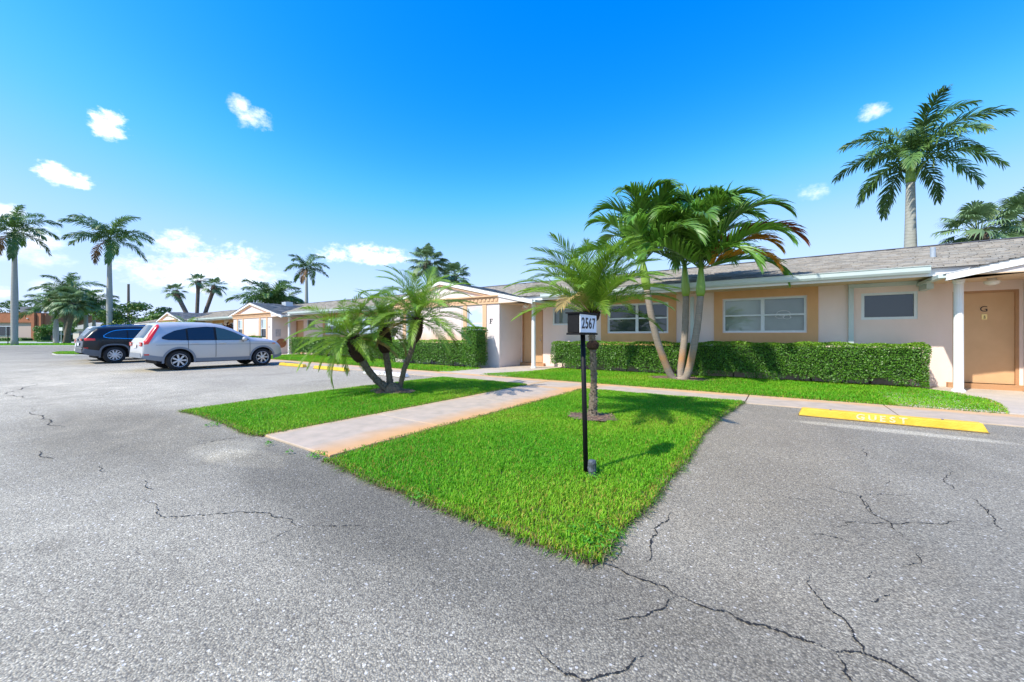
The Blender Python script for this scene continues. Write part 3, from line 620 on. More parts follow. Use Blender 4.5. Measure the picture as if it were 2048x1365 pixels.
def hedge(label, x0, x1, y0, y1, z0, z1, dens=2600, size=.021, yellow=.5, stems=True, bare=.0, rnd_c=.07):
    root = empty('hedge', ((x0+x1)/2, y0, .03), 0, label, 'hedge', 'clipped hedges along the house fronts')
    ox, oy = (x0+x1)/2, y0
    def lump(p): return .018*np.sin(p[:, 0]*3.1+p[:, 2]*2.2)+.014*np.sin(p[:, 0]*9+p[:, 2]*7)+.012*np.sin(p[:, 1]*8)
    Ps, Ns = [], []
    def face(n, fn, nrm):
        p = fn(rng.random(n), rng.random(n)); Ps.append(p); Ns.append(np.tile(nrm, (n, 1)).astype(float))
    L, D, Hh = x1-x0, y1-y0, z1-z0
    face(int(L*Hh*dens), lambda a, b: np.stack([x0+a*L, np.full(len(a), y0), z0+b*Hh], 1), (0, -1, .25))
    face(int(L*D*dens), lambda a, b: np.stack([x0+a*L, y0+b*D, np.full(len(a), z1)], 1), (0, 0, 1))
    face(int(D*Hh*dens), lambda a, b: np.stack([np.full(len(a), x1), y0+a*D, z0+b*Hh], 1), (1, 0, .2))
    face(int(D*Hh*dens*.6), lambda a, b: np.stack([np.full(len(a), x0), y0+a*D, z0+b*Hh], 1), (-1, 0, .2))
    P = np.concatenate(Ps); Nn = np.concatenate(Ns)
    # ragged lower edge, rounded shoulders
    zlow = z0+.07+.06*np.sin(P[:, 0]*4.3)+.05*np.sin(P[:, 0]*11)
    keep = (P[:, 2] > zlow+rng.normal(0, .02, len(P)))
    if bare: keep &= ~((P[:, 2] < z0+.45) & (np.sin(P[:, 0]*6.1)*np.sin(P[:, 0]*2.3+1) > 1-bare) & (rng.random(len(P)) < .7))
    P, Nn = P[keep], Nn[keep]
    depth = rng.exponential(.035, len(P))-.02
    P = P-Nn*(depth+lump(P))[:, None]
    sh = np.clip((P[:, 2]-(z1-rnd_c))/rnd_c, 0, 1)**2*rnd_c*.5; P[:, 1] += sh*(P[:, 1] < y0+.2); P[:, 0] -= sh*(P[:, 0] > x1-.15); P[:, 0] += sh*(P[:, 0] < x0+.15)
    V, F = leaf_cloud(P, Nn, size)
    n = len(P); topn = np.clip((P[:, 2]-(z1-.10))/.10, 0, 1)
    yl = np.clip(topn*yellow*1.2+rng.normal(.12, .22, n), 0, 1)
    c = np.stack([.75+1.1*yl, .80+.55*yl, .8+.3*yl], 1)*rng.uniform(.65, 1.2, n)[:, None]
    V = V-np.array([ox, oy, .03])
    me = npmesh('foliage', V, F, np.repeat(c, 4, 0)); me.materials.append(LEAF); o = link('foliage', me, parent=root); o['kind'] = 'stuff'
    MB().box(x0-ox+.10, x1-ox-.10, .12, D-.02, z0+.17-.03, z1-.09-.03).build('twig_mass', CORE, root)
    if stems:
        k = max(2, int(L/.55))
        for i in range(k):
            x = x0-ox+.18+(L-.36)*(i+.5*rnd.random())/max(1, k-.5); y = D*.5+rnd.uniform(-.1, .1)
            MB().tube([(x, y, -.02), (x+rnd.uniform(-.04, .04), y-.02, .15), (x+rnd.uniform(-.1, .1), y-.06, .36)], [.022, .017, .013], 6).build('stem', BARK, root)
    return root
hedge('long dense clipped hedge under the right-hand window, reaching the fluted porch column', -2.15, 2.62, 12.1, 12.86, .06, 1.0, 3000, .021, .65)
hedge('looser clipped hedge with bare stems under the window left of the three-trunked palm', -6.8, -2.3, 12.2, 12.86, .06, .98, 2500, .023, .45, bare=.55)
hedge('grey-green clipped hedge along the front of the gabled room marked F', -14.2, -9.62, 10.75, 11.3, .05, 1.0, 1900, .024, .9, rnd_c=.1)
hedge('tall narrow clipped bush against the white pillar marked F', -9.6, -8.95, 10.55, 11.25, .05, 1.5, 2600, .024, .2)
hedge('clipped hedge behind the three-stemmed palm, beside the porch of unit D', -24.7, -15.0, 11.6, 12.3, .05, 1.08, 800, .034, .6)
hedge('small square bush under the narrow window of the gabled room marked D', -28.9, -27.6, 10.7, 11.3, .05, 1.15, 900, .036, .25)

# ------------------------------------------------------------------ the row of apartments
B = empty('apartment_building', (-24, 13, 0), 0, 'long low pink stucco apartment row with gabled porches and grey shingle roof', 'building')
OB = Vector((24, -13, 0))
def part(mb, name, m, parent=B, smooth=False, off=None):
    me = mb.mesh(name); T = OB if off is None else off; me.transform(Matrix.Translation(T)); return link(name, me, m, parent, smooth=smooth)
def wall_y(mb, x0, x1, z0, z1, y, openings, depth):
    "front face at y (looking to -y) with rectangular openings and reveals going back by depth"
    xs = sorted({x0, x1, *[o[0] for o in openings], *[o[1] for o in openings]}); zs = sorted({z0, z1, *[o[2] for o in openings], *[o[3] for o in openings]})
    for a, b in zip(xs, xs[1:]):
        for c, d in zip(zs, zs[1:]):
            mx, mz = (a+b)/2, (c+d)/2
            if any(o[0] < mx < o[1] and o[2] < mz < o[3] for o in openings): continue
            mb.quad((a, y, c), (b, y, c), (b, y, d), (a, y, d))
    for o in openings:
        a, b, c, d = o
        mb.quad((a, y, c), (a, y+depth, c), (a, y+depth, d), (a, y, d)); mb.quad((b, y, c), (b, y, d), (b, y+depth, d), (b, y+depth, c))
        mb.quad((a, y, d), (a, y+depth, d), (b, y+depth, d), (b, y, d)); mb.quad((a, y, c), (b, y, c), (b, y+depth, c), (a, y+depth, c))
WY = 13.0                     # main wall plane
RY = 11.5                     # front of the gabled rooms
EAVE_Y, EAVE_Z = 11.75, 2.66
RIDGE_Y, RIDGE_Z = 16.6, 3.88
XL, XR = -62, 12
units = {'F': -8.6, 'D': -26.7, 'B': -44.8}    # right corner of each gabled room (porch to its right)
big, small, doors = [], [], []
for base in (-2.28, -20.4, -38.5):              # each facade is mirrored about its middle
    big += [(base+.84, base+2.80, 1.3, 2.27), (base-2.72, base-.72, 1.3, 2.27)]
    small += [(base+3.9, base+4.9, 1.6, 2.26), (base-4.9, base-3.9, 1.6, 2.26)]
    doors += [(base+5.46, base+6.43, .14, 2.2), (base-6.3, base-5.33, .14, 2.2)]
mb = MB(); wall_y(mb, XL, XR, 0, 2.75, WY, big+small+doors, .22)
mb.quad((XL, WY, 0), (XL, 21, 0), (XL, 21, 2.75), (XL, WY, 2.75)); mb.quad((XR, WY, 0), (XR, WY, 2.75), (XR, 21, 2.75), (XR, 21, 0)); mb.quad((XL, 21, 0), (XR, 21, 0), (XR, 21, 2.75), (XL, 21, 2.75))
mb.prism([(11.8, 2.66), (16.6, 3.78), (21.4, 2.66)], XL+.02, XL+.06, 'x'); mb.prism([(11.8, 2.66), (16.6, 3.78), (21.4, 2.66)], XR-.06, XR-.02, 'x')
part(mb, 'wall', WALL)
for a, b, c, d in big:                             # tan stucco surrounds
    m_ = MB(); wall_y(m_, a-.24, b+.25, .55, 2.52, WY-.03, [(a-.02, b+.02, c-.02, d+.02)], .03)
    m_.quad((a-.24, WY-.03, .55), (a-.24, WY-.03, 2.52), (a-.24, WY, 2.52), (a-.24, WY, .55)); m_.quad((b+.25, WY-.03, .55), (b+.25, WY, .55), (b+.25, WY, 2.52), (b+.25, WY-.03, 2.52))
    part(m_, 'window_surround', ORANGE)
def window(x0, x1, z0, z1, y, cols, rows, blind=BLIND, fw=.045, m=ALU, decal=False):
    w = MB()
    w.box(x0, x1, y-.02, y+.05, z1-fw, z1); w.box(x0, x1, y-.02, y+.05, z0, z0+fw); w.box(x0, x0+fw, y-.018, y+.048, z0+fw, z1-fw); w.box(x1-fw, x1, y-.018, y+.048, z0+fw, z1-fw)
    o = part(w, 'window', m)
    for i in range(1, cols):
        x = x0+(x1-x0)*i/cols; part(MB().box(x-.045, x+.045, y-.016, y+.046, z0+fw, z1-fw), 'mullion', m, o)
    for j in range(1, rows):
        z = z0+(z1-z0)*j/rows; part(MB().box(x0+fw, x1-fw, y-.012, y+.04, z-.022, z+.022), 'rail', m, o)
    for i in range(cols):
        for j in range(rows):
            a = x0+(x1-x0)*i/cols+.02; b = x0+(x1-x0)*(i+1)/cols-.02; c = z0+(z1-z0)*j/rows+.01; d = z0+(z1-z0)*(j+1)/rows-.01; t = rnd.uniform(-.003, .003)
            part(MB().quad((a, y+.02+t, c), (b, y+.02-t, c), (b, y+.02-t, d), (a, y+.02+t, d)), 'pane', GLASS, o)
    part(MB().box(x0, x1, y+.17, y+.19, z0-.02, z1+.02), 'blind', blind, o)
    return o
for i, w in enumerate(big):
    o = window(*w, WY+.05, 2, 2, BLIND if i in (0, 2, 5) else BLINDD)
    if i == 0:                                      # pale sticker rings on the right-hand pane
        cx, cz, y = w[0]+1.48, (w[2]+w[3])/2+.0, WY+.055
        for dx, dz, rx, rz in ((-.02, .035, .15, .075), (-.10, -.05, .10, .05), (.06, -.07, .09, .055)):
            p = [(cx+dx+rx*math.cos(t*.314), y, cz+dz+rz*math.sin(t*.314)) for t in range(21)]
            part(MB().tube(p, .006, 5, False), 'sticker', WHITE, o)
for i, w in enumerate(small): window(*w, WY+.03, 1, 1, BLINDD if i == 0 else BLIND, .06)
def door(x0, x1, z0, z1, knob_left, letter=None):
    y = WY+.06
    d = part(MB().box(x0+.05, x1-.05, y, y+.05, z0+.01, z1-.05), 'door', DOORM)
    f = MB(); f.box(x0-.03, x0+.05, y-.05, y+.06, z0, z1-.05); f.box(x1-.05, x1+.03, y-.05, y+.06, z0, z1-.05); f.box(x0-.03, x1+.03, y-.052, y+.06, z1-.05, z1+.03); part(f, 'door_frame', STEPM)
    part(MB().box(x0-.1, x1+.1, WY-.13, WY+.1, .03, z0), 'doorstep', STEPM)
    kx = x0+.14 if knob_left else x1-.14
    part(MB().lathe([(.012, y), (.012, y-.03), (.03, y-.04), (.034, y-.055), (.02, y-.07)], 14, (kx, 0, 1.02), 'y'), 'knob', CHROME, d, True)
    part(MB().lathe([(.03, y), (.03, y-.018), (.018, y-.024)], 14, (kx-.05*(1 if knob_left else -1), 0, 1.22), 'y'), 'deadbolt', BRASS, d, True)
    if letter:
        me = text_mesh(letter, .17); me.transform(Matrix.Translation(OB) @ Matrix.Translation(((x0+x1)/2, y-.008, 1.79)) @ Matrix.Rotation(R(90), 4, 'X')); link('letter', me, INK, d)
        part(MB().box((x0+x1)/2-.035, (x0+x1)/2+.05, y-.014, y, 1.56, 1.68), 'door_knocker', BRASS, d)
        part(MB().lathe([(.012, y-.013), (.012, y-.02)], 10, ((x0+x1)/2+.008, 0, 1.635), 'y'), 'peephole', INK, d); part(MB().box((x0+x1)/2-.004, (x0+x1)/2+.022, y-.02, y-.012, 1.585, 1.605), 'peephole_plate', INK, d)
    return d
for i, d in enumerate(doors): door(*d, i % 2 == 0, 'G' if i == 0 else None)

# --- roof
SL = (RIDGE_Z-EAVE_Z)/(RIDGE_Y-EAVE_Y)
roof = part(MB().add([(XL-.3, EAVE_Y-.02, EAVE_Z-.04), (XR+.3, EAVE_Y-.02, EAVE_Z-.04), (XR+.3, RIDGE_Y, RIDGE_Z-.035), (XL-.3, RIDGE_Y, RIDGE_Z-.035), (XL-.3, 21.45, EAVE_Z-.04), (XR+.3, 21.45, EAVE_Z-.04)], [(0, 1, 2, 3), (3, 2, 5, 4)]), 'roof', ROOFB)
def shingles(frame, ulen, vlen, du=.26, dv=.125, thick=.016, clip=None):
    "courses of laminated tabs; frame(u, v, h) -> point; u along the eave, v up the slope"
    V, F, C = [], [], []
    nv = int(vlen/dv)+1
    for j in range(nv):
        v0 = j*dv; v1 = min(v0+dv*1.02, vlen); u = -rnd.random()*du
        while u < ulen:
            w = du*rnd.uniform(.45, 1.35); a, b = max(u, 0), min(u+w-.006, ulen); u += w
            if b-a < .02 or (clip and not clip((a+b)/2, v0)): continue
            th = thick*rnd.uniform(.55, 1.6); dip = rnd.uniform(-.03, .012) if rnd.random() < .75 else 0; i = len(V)
            V += [frame(a, v0+dip, th), frame(b, v0+dip, th), frame(b, v1, .002), frame(a, v1, .002), frame(a, v0+dip, -.004), frame(b, v0+dip, -.004)]
            F += [(i, i+1, i+2, i+3), (i+4, i+5, i+1, i)]
            t = rnd.uniform(.72, 1.15); k = rnd.uniform(-.04, .05); C += [(t*(1+k), t, t*(1-k))]*6
    return npmesh('shingles', np.array(V)+np.array(OB), np.array(F), np.array(C))
me = shingles(lambda u, v, h: (XL-.3+u, EAVE_Y-.03+v/math.hypot(1, SL), EAVE_Z-.03+v*SL/math.hypot(1, SL)+h), XR-XL+.6, math.hypot(RIDGE_Y-EAVE_Y, RIDGE_Z-EAVE_Z)+.03)
o = link('shingles', me, ROOFM, roof); o['kind'] = 'stuff'
part(MB().prism([(RIDGE_Y-.14, RIDGE_Z-.025), (RIDGE_Y, RIDGE_Z+.02), (RIDGE_Y+.14, RIDGE_Z-.025), (RIDGE_Y, RIDGE_Z-.02)], XL-.3, XR+.3, 'x'), 'ridge_cap', mat('ridge_shingle', (.11, .105, .105), .95, var=.3, vscale=4), roof)
part(MB().box(XL, XR, 11.86, WY-.002, 2.50, 2.53), 'soffit', SOFFIT); part(MB().box(XL, XR, 11.80, 11.855, 2.46, 2.64), 'fascia', WHITE)
def gutter(x0, x1):
    m_ = MB().prism([(11.79, 2.52), (11.70, 2.52), (11.67, 2.57), (11.665, 2.655), (11.65, 2.665), (11.65, 2.675), (11.79, 2.675)], x0, x1, 'x'); return part(m_, 'gutter', GUTTER)
def spout(x):
    part(MB().box(x-.05, x+.05, WY-.085, WY-.004, .25, 2.40), 'downspout', GUTTER)
PK = 3.0; HALF = 3.0; RS = .224; OUT = 4.5; PZ = 3.47
def gable(corner, side, letter, front, lettername):
    "gabled room: 'corner' is the room corner next to its porch, side=+1 porch on the right, -1 on the left"
    pk = corner-side*HALF; far = corner-side*2*HALF
    X = lambda t: pk+side*t                     # t along the front: -3 far corner, +3 near corner, +4.5 porch end
    mm = MB()
    if front:
        ops = [(min(X(1.42), X(2.2)), max(X(1.42), X(2.2)), 1.05, 2.3), (min(X(-2.2), X(-1.42)), max(X(-2.2), X(-1.42)), 1.05, 2.3)]
    else: ops = []
    wall_y(mm, min(far, corner), max(far, corner), 0, 2.4, RY, ops, .12)
    for x in (far, corner): mm.quad((x, RY, 0), (x, WY+.01, 0), (x, WY+.01, 2.44), (x, RY, 2.44))
    w = part(mm, 'room_wall', WALLP)
    for a, b, c, d in ops:
        wn = window(a, b, c, d, RY+.03, 1, 2, BLINDD, .035, WHITE)
        for q, r_ in ((a-.2, a-.005), (b+.005, b+.2)): part(MB().box(q, r_, RY-.025, RY, .4, 2.395), 'window_trim', TRIM, wn)
    part(MB().box(min(X(-1.15), X(1.15)), max(X(-1.15), X(1.15)), RY-.02, RY, .3, 2.3), 'stucco_panel', WALLR, w)
    # frieze with dentils, cornice, tympanum
    x0, x1 = min(far, corner), max(far, corner)
    fr = part(MB().box(x0-.02, x1+.02, RY-.045, RY+.02, 2.40, 2.66), 'frieze', TRIM)
    dm = None; nd = 31
    for i in range(nd):
        x = x0+.1+(x1-x0-.2)*i/(nd-1)
        if dm is None: dm = MB().box(-.055, .055, -.022, 0, -.05, .055).mesh('dentil'); dm.materials.append(TRIM)
        link('dentil', dm, None, fr, (x+OB.x, RY-.046+OB.y, 2.545))
    part(MB().box(x0-.04, x1+.04, RY-.13, RY+.02, 2.662, 2.715), 'cornice', TRIM)
    zt = lambda t: PZ-RS*abs(t)                 # top of the raking roof edge
    tri = [(X(-3), 2.717), (X(3), 2.717), (X(3), zt(3)-.10), (X(0), zt(0)-.1), (X(-3), zt(-3)-.10)]
    part(MB().prism(tri, RY+.005, RY+.04, 'y'), 'tympanum', WALLP)
    for s0, s1 in ((-3.55, 0), (0, OUT)):
        a, b = s0, s1
        part(MB().prism([(X(a), zt(a)-.15), (X(b), zt(b)-.15), (X(b), zt(b)), (X(a), zt(a))], RY-.12, RY-.08, 'y'), 'rake_board', WHITE)
        c, d = max(a, -3.02), min(b, 3.02)
        part(MB().prism([(X(c), zt(c)-.225), (X(d), zt(d)-.225), (X(d), zt(d)-.152), (X(c), zt(c)-.152)], RY-.075, RY+.003, 'y'), 'rake_moulding', TRIM)
    # porch fascia, soffit, column
    part(MB().prism([(X(3.02), 2.42), (X(OUT), 2.42), (X(OUT), zt(OUT)-.15), (X(3.02), zt(3.02)-.15)], RY-.075, RY-.02, 'y'), 'porch_fascia', PINKW)
    part(MB().box(min(X(2.98), X(OUT)), max(X(2.98), X(OUT)), RY-.075, WY-.003, 2.40, 2.418), 'porch_soffit', SOFFIT)
    part(MB().prism([(X(OUT-.05), 2.42), (X(OUT), 2.42), (X(OUT), zt(OUT)), (X(OUT-.05), zt(OUT-.05))], RY-.02, WY-.01, 'y'), 'porch_side', PINKW)
    cx, cy = X(4.18), 12.0
    fl = lambda k, i: (1 if k % 2 else .93) if 2 <= i <= 3 else 1
    part(MB().lathe([(.108, .03), (.108, .055), (.076, .09), (.072, 2.29), (.088, 2.31), (.094, 2.402)], 28, (cx, cy, 0), 'z', fl), 'porch_column', WHITE)
    part(MB().lathe([(.06, 2.40), (.06, 2.37), (.115, 2.345), (.12, 2.32), (.10, 2.28), (.05, 2.255), (.01, 2.25)], 18, (X(3.62), 12.35, 0)), 'porch_lamp', OPAL, smooth=True)
    # roof planes over the gable
    for s0, s1 in ((-3.6, 0), (0, OUT+.05)):
        yb = 15.3
        part(MB().add([(X(s0), RY-.13, zt(s0)-.012), (X(s1), RY-.13, zt(s1)-.012), (X(s1), yb, zt(s1)-.012), (X(s0), yb, zt(s0)-.012)], [(0, 1, 2, 3)]), 'gable_roof', ROOFB, roof)
        L_ = abs(s1-s0); k = math.hypot(1, RS)
        sg = 1 if s0 == 0 else -1; e = s1 if sg > 0 else s0
        fn = lambda u, v, h: (X(e-sg*v/k), RY-.15+u, zt(e)+v*RS/k+h-.006)
        def clip(u, v):
            y = RY-.15+u; zz = zt(e)+v*RS/k; return zz > EAVE_Z+(y-EAVE_Y)*SL-.06
        o = link('gable_shingles', shingles(fn, yb-RY+.15, L_*k, clip=clip), ROOFM, roof); o['kind'] = 'stuff'
    # gutter at the low porch eave, running back to the wall
    gx = X(OUT)+side*.055
    part(MB().box(gx-.055, gx+.055, RY-.10, WY-.02, 2.37, zt(OUT)-.02), 'porch_gutter', GUTTER)
    if lettername:
        lx = X(2.62)
        if letter == 'F':
            f = MB(); y0, y1 = RY-.012, RY-.001
            f.box(lx-.055, lx-.02, y0, y1, 1.66, 1.84); f.box(lx-.02, lx+.065, y0, y1, 1.818, 1.84); f.box(lx-.02, lx+.04, y0, y1, 1.742, 1.764); f.box(lx-.075, lx-.055, y0, y1, 1.825, 1.84); f.box(lx-.08, lx-.055, y0, y1, 1.66, 1.673); f.box(lx-.02, lx+.01, y0, y1, 1.66, 1.673); f.box(lx+.05, lx+.065, y0, y1, 1.785, 1.818)
            part(f, 'letter', INK)
        else:
            me = text_mesh(letter, .24); me.transform(Matrix.Translation(OB) @ Matrix.Translation((lx, RY-.004, 1.75)) @ Matrix.Rotation(R(90), 4, 'X')); link('letter', me, INK, B)
gable(-8.6, 1, 'F', True, True); gable(-26.7, 1, 'D', True, True); gable(-44.8, 1, 'B', True, False); gable(4.2, -1, 'G', True, False)
for a, b in ((-6.95, 2.55), (-25.05, -14.75-.5), (-43.2, -33.35)): gutter(a, b)
spout(-2.28); spout(1.42); spout(-20.4)
part(MB().box(1.37, 2.62, WY-.09, WY-.004, 2.405, 2.495), 'downspout', GUTTER)
part(MB().box(2.64, 2.75, 12.4, WY-.004, 2.25, 2.37), 'downspout', GUTTER)
part(MB().lathe([(.05, 2.9), (.05, 3.35), (.035, 3.352)], 14, (3.0, 13.6, 0)), 'vent_pipe', mat('galvanised', (.55, .60, .64), .4, metal=.4, var=.2), roof)
part(MB().lathe([(.05, 2.9), (.05, 3.5), (.035, 3.5)], 12, (-22.5, 14.4, 0)), 'vent_pipe', MATS['galvanised'], roof)
part(MB().box(-29.6, -29.0, 13.4, 13.9, 3.2, 3.62), 'roof_vent', MATS['galvanised'], roof)
part(MB().lathe([(.30, -26.695), (.30, -26.66)], 20, (0, 12.05, .72), 'x'), 'round_plaque', mat('terracotta', (.36, .15, .07), .8, var=.3), B)
part(MB().box(-26.695, -26.67, 11.72, 12.02, 1.15, 1.62), 'wall_plaque', mat('pale_plaque', (.55, .52, .55), .7, var=.3, vscale=9), B)

# ------------------------------------------------------------------ street furniture
def number_post():
    p = gnd(1172, 952); o = empty('house_number_post', (p[0], p[1], .02), 0, 'black post with a lamp box showing the number 2567 in the lawn', 'sign')
    top = atd(1165.5, 668, 3.37)-Vector((p[0], p[1], .02))
    MB().tube([(0, 0, -.02), (top.x*.5, top.y*.5, .6), (top.x, top.y, 1.21)], .021, 14).build('post', BLACKM, o, smooth=True)
    x, y = top.x, top.y; z = 1.20
    b = bevel(MB().box(x-.06, x+.05, y-.175, y+.175, z+.005, z+.165).build('lamp_box', BLACKM, o), .004)
    MB().box(x-.072, x+.066, y-.188, y+.188, z+.166, z+.178).build('lid', BLACKM, o)
    MB().box(x-.066, x+.062, y-.182, y+.182, z-.012, z+.004).build('lower_rim', BLACKM, o)
    pl = MB().box(x+.051, x+.056, y-.172, y+.168, z+.008, z+.160).build('number_plate', SIGNW, o)
    lettering('digit', '2567', .128, .001, 1.0, .0022, INK, pl, Matrix.Translation((x+.0575, y-.003, z+.082)) @ Matrix.Rotation(R(90), 4, 'Z') @ Matrix.Rotation(R(90), 4, 'X'), .016)
    MB().lathe([(.03, -.02), (.032, .02), (.036, .03), (.036, .10), (.032, .118), (.012, .121)], 14, (.050, .012, 0)).build('conduit_box', IRON, o)
    MB().tube([(.05, .012, .05), (.0, 0, .05)], .012, 8).build('conduit', IRON, o)
number_post()
def wheel_stop(x0, x1, y, m, label, text=None, rot=0., tm=None):
    o = empty('wheel_stop', ((x0+x1)/2, y, 0), R(rot), label, 'wheel stop', 'wheel stops at the heads of the parking bays'); L = (x1-x0)/2
    b = MB(); prof = [(-.085, .012), (-.07, .115), (.07, .115), (.085, .012)]
    n = 7; vs = []
    for i in range(n):
        x = -L+2*L*i/(n-1)
        for py, pz in prof: vs.append((x+(0 if pz < .05 else (.045 if i == 0 else (-.045 if i == n-1 else 0))), py+rnd.uniform(-.002, .002), pz+rnd.uniform(-.002, .002)))
    fs = [(i*4+k, i*4+k+1, i*4+k+5, i*4+k+4) for i in range(n-1) for k in range(3)]+[(0, 1, 2, 3), tuple(range(4*n-4, 4*n))]+[(i*4+3, i*4, i*4+4, i*4+7) for i in range(n-1)]
    bevel(b.add(vs, fs).build('block', m, o), .008)
    MB().box(-L-.004, L+.004, -.09, .09, 0, .0135).build('worn_base', YWORN, o)
    for x in (-L*.6, L*.6): MB().lathe([(.014, .1155), (.013, .122), (.004, .124)], 8, (x, 0, 0)).build('steel_pin', IRON, o)
    if text:
        sl = math.atan2(.103, .015); lettering('stencil', text, .105, .0006, 1.25, .003, tm or STENCIL, o, Matrix.Translation((-.03, -.0806, .064)) @ Matrix.Rotation(sl, 4, 'X'), .035)
    return o
wheel_stop(.20, 2.07, 7.30, YELLOW, 'yellow concrete wheel stop stencilled GUEST, in the foreground bay', 'GUEST')
wheel_stop(-10.85, -8.85, 7.40, STOPW, 'white concrete wheel stop with dark digits behind the three-stemmed palm', '567', 0, INK)
wheel_stop(-14.0, -11.95, 7.50, YELLOW, 'plain yellow wheel stop half hidden by drooping palm fronds')
wheel_stop(-16.75, -14.85, 7.55, YELLOW, 'plain yellow wheel stop just right of the silver car')

# ------------------------------------------------------------------ cars
def interp(P, x):
    return float(np.interp(x, [p[0] for p in P], [p[1] for p in P]))
def car(name, label, loc, rz, spec):
    root = empty(name, loc, rz, label, 'car', 'cars parked nose-in')
    top, W, wb, ra, tr, x0, x1, sill, belt = (spec[k] for k in ('top', 'W', 'wb', 'ra', 'tr', 'x0', 'x1', 'sill', 'belt'))
    paint, clad = spec['paint'], spec['clad']; sq = spec.get('square', 2)
    def zt(x): return interp(top, x)
    def zb(x):
        z = interp(spec['under'], x)
        for a in (0, wb):
            u = abs(x-a)/ra
            if u < 1: z = max(z, tr+ra*(1-u**sq)**(1/sq))
        return z
    def yw(x, z):
        w = W
        if x < x0+.5: w -= .13*((x0+.5-x)/.5)**2
        if x > x1-.8: w -= .24*((x-(x1-.8))/.8)**2.6
        w += .015*math.sin((z-.45)*5) if z < belt else 0
        if z > belt: w -= (z-belt)*spec['tumble']
        if z < .45: w -= (.45-z)*.18
        t = min(1, max(0, (zt(x)-z)/.11)); w -= .13*(1-t)**2
        return max(w, .05)
    cols = list(np.arange(x0, x1, .035))+[x1]; nr = 18; V = []; F = []
    for x in cols:
        a, b = zb(x), zt(x)
        for j in range(nr): z = a+(b-a)*j/(nr-1); V.append((x, yw(x, z), z))
        ye = yw(x, b)
        for k in range(1, 8): t = 1-2*k/8; V.append((x, ye*t, b+.035*(1-t*t)))
        for j in range(nr-1, -1, -1): z = a+(b-a)*j/(nr-1); V.append((x, -yw(x, z), z))
    m = 2*nr+7
    for i in range(len(cols)-1):
        for k in range(m-1): F.append((i*m+k, i*m+k+1, (i+1)*m+k+1, (i+1)*m+k))
    F.append(tuple(range(m))); F.append(tuple(range((len(cols)-1)*m, len(cols)*m)))
    body = MB().add(V, F).build('body', paint, root, smooth=True)
    MB().box(x0+.4, x1-.45, -W+.24, W-.24, .24, .85).build('underbody', DARKIN, root)
    def patch(nm, m_, xs, zlo, zhi, off=.006, par=None, rows=6, sides=(1, -1), nx=14):
        for s in sides:
            v = []; 
            for i in range(nx+1):
                x = xs[0]+(xs[1]-xs[0])*i/nx; lo, hi = zlo(x), zhi(x)
                for j in range(rows+1): z = lo+(hi-lo)*j/rows; v.append((x, s*(yw(x, z)+off), z))
            f = [(i*(rows+1)+j, i*(rows+1)+j+1, (i+1)*(rows+1)+j+1, (i+1)*(rows+1)+j) for i in range(nx) for j in range(rows)]
            MB().add(v, f).build(nm, m_, par or root, smooth=True)
    def slab(nm, m_, xa, xb, frac=.84, off=.006):
        v = []; nx = 10
        for i in range(nx+1):
            x = xa+(xb-xa)*i/nx; ye = yw(x, zt(x))*frac
            for k in range(9): t = 1-2*k/8; v.append((x+(-off if xa < 0 else off), ye*t, zt(x)+.035*(1-(t*frac)**2)+off))
        MB().add(v, [(i*9+k, i*9+k+1, (i+1)*9+k+1, (i+1)*9+k) for i in range(nx) for k in range(8)]).build(nm, m_, root, smooth=True)
    wl = lambda x: interp(spec['win_lo'], x); wh = lambda x: max(wl(x)+.005, interp(spec['win_hi'], x))
    if spec.get('chrome'): patch('window_chrome', CHROME, (spec['panes'][0][0]-.03, spec['panes'][-1][1]+.03), lambda x: wl(x)-.03, lambda x: wh(x)+.025, .004, nx=30)
    patch('window_gasket', DARKIN, (spec['panes'][0][0], spec['panes'][-1][1]), wl, wh, .007, nx=30)
    for k, (a, b) in enumerate(spec['panes']): patch('side_window', GLASSG if k == spec['clear'] else GLASSC, (a, b), lambda x: wl(x)+.012, lambda x: max(wl(x)+.014, wh(x)-.012), .012)
    slab('windscreen', GLASSC, *spec['screen']); slab('rear_window', GLASSC, *spec['rear'], .80)
    # cladding along sills and round the arches
    patch('sill_cladding', clad, (ra+.03, wb-ra-.03), lambda x: zb(x)-.002, lambda x: zb(x)+spec['cl'], .010, rows=2)
    patch('rear_bumper_cladding', clad, (x0, -ra-.02), lambda x: zb(x), lambda x: zb(x)+spec['cr'], .010, rows=3)
    patch('front_bumper_cladding', clad, (wb+ra+.02, x1), lambda x: zb(x), lambda x: zb(x)+spec['cr']*.8, .010, rows=3)
    MB().add([(x0-.012, s*yw(x0, z), z) for z in (zb(x0), zb(x0)+spec['cr']) for s in (-1, 1)], [(0, 1, 3, 2)]).build('bumper_back', clad, root)
    for s in (1, -1):
        for a in (0, wb):
            v = []; n = 22
            for i in range(n+1):
                th = math.pi*(1.06-1.12*i/n)
                for r_ in (ra+.002, ra+.065):
                    cx_, sx_ = math.cos(th), math.sin(th); k = (abs(cx_)**sq+abs(sx_)**sq)**(-1/sq)
                    x = a+r_*k*cx_; z = tr+r_*k*sx_; x_ = min(max(x, x0+.02), x1-.02); v.append((x, s*(yw(x_, max(z, .3))+.016), z))
            MB().add(v, [(2*i, 2*i+1, 2*i+3, 2*i+2) for i in range(n)]).build('arch_trim', clad, root)
    for x in spec['seams']:
        patch('door_seam', DARKIN, (x-.006, x+.006), lambda q: .42, lambda q: wl(q), .008, nx=1)
    for x in spec['handles']:
        for s in (1, -1): bevel(MB().box(x-.10, x+.10, s*yw(x, .93)-.004, s*yw(x, .93)+s*.03, .915, .945).build('door_handle', paint, root), .01)
    xm = spec['mirror']
